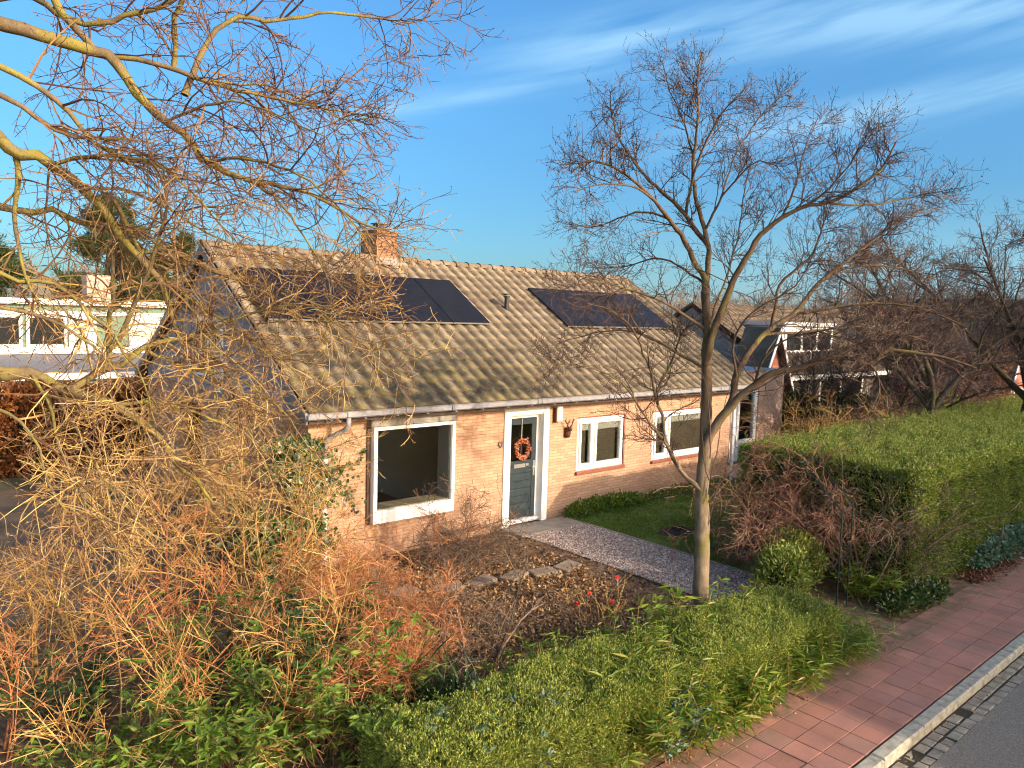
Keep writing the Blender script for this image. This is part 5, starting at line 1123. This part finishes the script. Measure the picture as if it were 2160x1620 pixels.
# row house on the right
h = thing('tiled_house', 'brown tiled house with white dormers behind the tall hedge', 'house', (28, 6, 0))
WALL2 = brick('grey_buff_brick', (.34, .28, .24), (.26, .20, .17), (.28, .25, .22), (.15, .13, .11))
Y0 = 3.0
wall_mesh('x', Y0, Y0 + .3, (20.4, 43, 0, 2.45), [(23.4, 27.2, .5, 2.3), (32.5, 35.5, .2, 2.3)]).out('wall', WALL2, h)
b = B(); b.box(20.4, 20.7, Y0 + .3, 11, 0, 2.45); b.box(42.7, 43, Y0 + .3, 11, 0, 2.45); b.box(20.4, 43, 10.7, 11, 0, 2.45)
b.poly([(20.4, Y0 + .3, 2.45), (20.4, 11, 2.45), (20.4, 7, 4.85)], (.28, 0, 0)); b.poly([(42.7, Y0 + .3, 2.45), (42.7, 11, 2.45), (42.7, 7, 4.85)], (.28, 0, 0)); b.out('gable', WALL2, h)
o = B(); K2 = 2.55 / 4.3
Kold = K
def slope_tiles(x0, n_, y0, y1, z0, k, m, parent):
    global K
    K = k; r = pantiles(x0, n_, y0, y1, z0, m, parent, courses=13, moss=False); K = Kold; return r
rf = slope_tiles(20.3, 76, 2.6, 6.95, 2.45, K2, ROOF_FAR, h)
b = B(); b.poly([(20.4, 2.7, 2.40), (20.4, 6.98, 2.40 + 4.28 * K2), (20.4, 6.98, 2.44 + 4.28 * K2), (20.4, 2.7, 2.44)], (22.6, 0, 0)); b.poly([(20.3, 11.4, 2.40), (20.3, 6.99, 2.40 + 4.28 * K2), (20.3, 6.99, 2.5 + 4.28 * K2), (20.3, 11.4, 2.5)], (22.8, 0, 0)); b.out('roof_deck', ROOF_FAR, rf)
b = B(); b.box(20.2, 43.1, 2.45, 2.62, 2.30, 2.46); b.out('fascia', WHITE, h)
win(h, 'x', 23.4, 27.2, .5, 2.3, Y0 + .02, .1, (25.2,), .16); win(h, 'x', 32.5, 35.5, .2, 2.3, Y0 + .02, .1, (33.5, 34.5), .30)
win(h, 'x', 29.0, 30.6, .9, 2.3, Y0 - .001, -.06, (29.8,), .12)
for (u0, u1) in ((22.0, 26.0), (29.6, 32.6)):
    d = B(); d.box(u0, u1, 3.9, 6.6, 2.95, 4.25); d.box(u0 - .15, u1 + .15, 3.75, 6.7, 4.25, 4.40); do = d.out('dormer', noisy('dormer_board', [(.3, (.42, .42, .43)), (.7, (.5, .5, .5))], 5), h)
    b = B(); f = .13
    b.box(u0 + .1, u1 - .1, 3.84, 3.899, 3.2, 3.3); b.box(u0 + .1, u1 - .1, 3.84, 3.899, 4.02, 4.12)
    for u in np.linspace(u0 + .1, u1 - .23, 4): b.box(u, u + .13, 3.84, 3.899, 3.3, 4.02)
    b.out('dormer_frame', WHITE_PVC, do)
    b = B(); b.box(u0 + .23, u1 - .23, 3.87, 3.895, 3.301, 4.019); b.out('pane', DARKGL, do)
b = B(); b.box(36.6, 37.4, 6.6, 7.4, 4.7, 5.7); b.out('chimney', BRICK_RED, h)
# red gabled houses: one behind the annex, one far right
def gable_house(label, x0, x1, y0, y1, ez, rz, axis, m, wins, porch=None):
    hh = thing('red_brick_house', label, 'house', ((x0 + x1) / 2, (y0 + y1) / 2, 0)); b = B()
    if axis == 'y':
        xm = (x0 + x1) / 2; b.poly([(x0, y0, 0), (x1, y0, 0), (x1, y0, ez), (xm, y0, rz), (x0, y0, ez)], (0, y1 - y0, 0)); b.out('wall', m, hh)
        b = B()
        for s in (-1, 1):
            e = x0 - .35 if s < 0 else x1 + .35; ze = ez - .35 * (rz - ez) / (xm - x0)
            b.poly([(e, y0 - .25, ze + .04), (xm, y0 - .25, rz + .04), (xm, y0 - .25, rz + .18), (e, y0 - .25, ze + .18)], (0, y1 - y0 + .5, 0))
        r = b.out('roof', ROOF_FAR, hh)
        for s in (-1, 1):
            b = B(); e = x0 - .36 if s < 0 else x1 + .36; ze = ez - .36 * (rz - ez) / (xm - x0)
            b.poly([(e, y0 - .28, ze - .03), (xm, y0 - .28, rz - .03), (xm, y0 - .28, rz + .19), (e, y0 - .28, ze + .19)], (0, .028, 0)); b.out('verge_board', WHITE, r)
    for (u0, u1, z0, z1) in wins: win(hh, 'x', u0, u1, z0, z1, y0 - .001, -.06, ((u0 + u1) / 2,), .1)
    return hh
g1 = gable_house('narrow red brick gable with white verge between the annex and the tiled house', 18.5, 20.1, 2.7, 3.6, 2.4, 4.0, 'y', BRICK_RED, [])
g2 = gable_house('sunlit red brick gable with white downpipe at the far right edge', 28.3, 33.0, -1.8, 2.2, 1.5, 5.4, 'y', BRICK_RED, [(29.6, 31.6, .8, 2.0)])
b = B(); b.tube([(28.42, -1.9, 0), (28.42, -1.9, 1.5)], .06, 8); b.out('downpipe', WHITE, g2)
# ------------------------------------------------------------------ background trees and shrubs
bare_tree('dark bare tree behind the right end of the hedge, forked low', (15.6, -4.1, 0), 7.6, .17, .62, 201, BARK_D, TWIG_ST, None, 'bare_tree', 1.35, (-.05, .05), .30)
bare_tree('bare tree with arching crown at the right edge of the view', (19.2, -4.9, 0), 8.2, .18, .75, 203, BARK_D, TWIG_ST, None, 'bare_tree', 1.35, (-.12, 0), .30)
bare_tree('bare reddish tree between the hedge and the tiled house', (18.6, -1.6, 0), 5.4, .11, .95, 202, BARK_D, twigmat('reddish_twig', [(0, (.07, .03, .026)), (.6, (.13, .062, .05)), (1, (.20, .12, .09))]), None, 'bare_tree', 1.5, (0, 0), .20)
bare_tree('low bare tree with a wide reddish crown before the white dormers', (22.6, -1.0, 0), 5.6, .11, 1.05, 204, BARK_D, twigmat('reddish_twig', [(0, (.10, .045, .036)), (.6, (.17, .085, .066)), (1, (.25, .16, .12))]), None, 'bare_tree', 1.4, (-.1, 0), .20)
bare_tree('bare tree standing before the tiled roof, right of the dormers', (25.5, -1.2, 0), 6.0, .11, 1.0, 206, BARK_D, TWIG_ST, None, 'bare_tree', 1.4, (-.1, 0), .20)
bare_tree('slim bare tree beside the annex corner', (18.2, .2, 0), 5.0, .09, .8, 205, BARK_D, TWIG_ST, None, 'bare_tree', 1.3, (0, 0), .22)
sh = [(16.2, -1.2, 2.2, 1.0, 'golden bare shrub standing behind the hedge top', TWIG_Y, 210), (14.4, -2.6, 2.3, .9, 'pale twiggy shrub rising over the hedge beside the rose', TWIG_Y, 211),
      (18.5, -2.6, 2.5, 1.0, 'brown twiggy shrub in front of the white dormers', TWIG_D, 212), (21.5, -2.3, 2.6, 1.0, 'grey twiggy shrub below the tiled roof', TWIG_D, 213), (24.5, -2.4, 2.8, 1.1, 'reddish brown shrub by the far red gable', TWIG_R, 214)]
for (x, y, h_, sp, lab, tm, sd_) in sh: bare_shrub(lab, (x, y, 0), h_, sp, 22, sd_, tm, None, 'bare_shrub', .014, (4.5, 4, 2.4), .1, .12, mr=.0042)
bush('dark_evergreen', 'dark evergreen shrub right of the annex wall', (18.6, 1.4, 0), (1.0, .8, 1.1), 150, .13, EVERG, 220, .5)
bush('dark_evergreen', 'broad dark laurel before the white ground floor windows', (21.3, .6, 0), (1.5, 1.0, 1.0), 130, .14, EVERG, 221, .5)
bush('dark_evergreen', 'olive evergreen bush behind the flat hedge top', (22.6, -1.7, 0), (1.7, .9, 1.05), 130, .13, YEW, 222, .45)
bush('dark_evergreen', 'small dark evergreen by the far red gable', (31.5, -3.4, 0), (1.1, .8, 1.2), 130, .14, EVERG, 223, .5)
for i, (x, y, h_, lab) in enumerate([(17.9, 2.2, 2.1, 'withered brown shrub against the annex side'), (13.2, 10.5, 3.0, 'twiggy shrub behind the ridge end')]):
    bare_shrub(lab, (x, y, 0), h_, .8, 16, 230 + i, TWIG_ST, None, 'bare_shrub', .014, (4.5, 4, 2.4), .1, .12, mr=.0042)
# conifers behind the left house
def pine(label, loc, h_, r, seed):
    global RNG
    keep = RNG; RNG = np.random.default_rng(seed); o = thing('pine_tree', label, 'tree', loc); x, y, z = loc
    a, q = grow([[x, y, z]], [[0, 0, 1.]], h_, .28, .04, 14, .025); tk = Veg(); tk.add(tubes(a, q, 8))
    P, D, rr, t, _ = spawn(a, q, 46, .22, 1, 80, 10, .05, .35); L = r * (1.15 - t ** 1.6) * (.6 + .55 * RNG.random(len(P)))
    b_, qb = grow(P, D, L, rr, .012, 7, .09, (0, 0, .05)); tk.add(tubes(b_, qb, 4)); tk.out('trunk', BARK_D, o, True)
    v = Veg(); P, D, rr, t, _ = spawn(b_, qb, 17, .3, 1, 45, 20, .1)
    c, qc = grow(P, D, .55, .012, .006, 4, .12)
    for j in range(1, 5):
        for s in range(9): v.add(leaves(c[:, j] + RNG.normal(0, .06, (len(c), 3)), RNG.normal(0, 1, (len(c), 3)), .24, .16, 0, (c[:, j] - c[:, j - 1]) * 6 + RNG.normal(0, .6, (len(c), 3)) + (0, 0, .3)))
    v.out('crown', PINE, o); RNG = keep
pine('tall dark pine behind the green house, left of the roof', (3.3, 25.5, 0), 8.6, 2.6, 240)
pine('dark pine further left behind the green house roof', (-.2, 27.5, 0), 7.6, 2.8, 241)
pine('broad pine just left of the bungalow ridge', (6.6, 26.5, 0), 7.2, 2.2, 242)
# hazy wooded skyline: a far belt of bare crowns nobody could count
RNG = np.random.default_rng(9)
n = 620; az_ = np.radians(RNG.random(n) * 100 - 8); dist = 70 + 90 * RNG.random(n)
P = np.stack([-5 + dist * np.sin(az_), -11 + dist * np.cos(az_), np.zeros(n)], 1)
D = np.array([0, 0, 1.]) + RNG.normal(0, .06, (n, 3)); hh = 4.2 + 3.6 * RNG.random(n) + dist * .018
a, q = grow(P, D, hh * .85, .14, .03, 8, .05); v = Veg(); v.add(tubes(a, q, 4))
Pb, Db, rr, t, _ = spawn(a, q, 13, .25, 1, 50, 14, .25, .5); b_, qb = grow(Pb, Db, 2.3 * (1.2 - .7 * t), rr, .02, 5, .12, (0, 0, .15)); v.add(tubes(b_, qb, 3))
Pb, Db, rr, t, _ = spawn(b_, qb, 9, .2, 1, 45, 15, .1, .7); c_, qc = grow(Pb, Db, 1.1, .016, .010, 3, .14); v.add(tubes(c_, qc, 3))
tag(v.out('distant_trees', twigmat('far_twig', [(0, (.13, .10, .085)), (.5, (.19, .145, .11)), (1, (.26, .21, .14))], .9)), 'far belt of bare trees along the skyline', 'woods', kind='stuff')
n = 240; az_ = np.radians(RNG.random(n) * 100 - 8); dist = 45 + 60 * RNG.random(n); v = Veg()
for i in range(n):
    c = np.array([-5 + dist[i] * math.sin(az_[i]), -11 + dist[i] * math.cos(az_[i]), 0]); m_ = 260; u = unit(RNG.normal(0, 1, (m_, 3))); u[:, 2] = abs(u[:, 2])
    s = np.array([2.2, 2.2, 1.4 + 1.3 * RNG.random()]); v.add(leaves(c + u * s * (1 - RNG.random((m_, 1)) ** 2 * .5), u, .42, .6))
tag(v.out('distant_undergrowth', leafmat('far_green', [(0, (.05, .055, .025)), (.5, (.09, .085, .04)), (1, (.15, .12, .06))], .8, .2)), 'far scrub below the bare skyline trees', 'undergrowth', kind='stuff')

# ------------------------------------------------------------------ across the street, behind the viewer: what casts the shade
h = thing('flat_roofed_house', 'brick house across the street, behind the viewer, shading the pavement', 'house', (20, -24, 0))
b = B(); b.box(8.1, 12.6, -28, -20.5, -.12, 6.15); b.box(12.6, 44, -28, -20.5, -.12, 6.78); b.out('wall', BRICK_RED, h)
b = B(); b.box(8.05, 12.59, -28.05, -20.45, 6.151, 6.22); b.box(12.55, 44.05, -28.05, -20.45, 6.781, 6.84); b.out('roof', ZINC, h)
for u in (9.2, 14.5, 19, 24, 30): win(h, 'x', u, u + 1.8, 1.0, 2.3, -20.501, .06, (u + .9,)); win(h, 'x', u, u + 1.8, 3.9, 5.2, -20.501, .06, (u + .9,))
bare_tree('bare tree across the street, behind the viewer', (6.6, -19.8, 0), 5.2, .13, .55, 251, BARK_D, TWIG_ST, None, 'bare_tree', .22, (-.1, 0), .35, mr=.006)
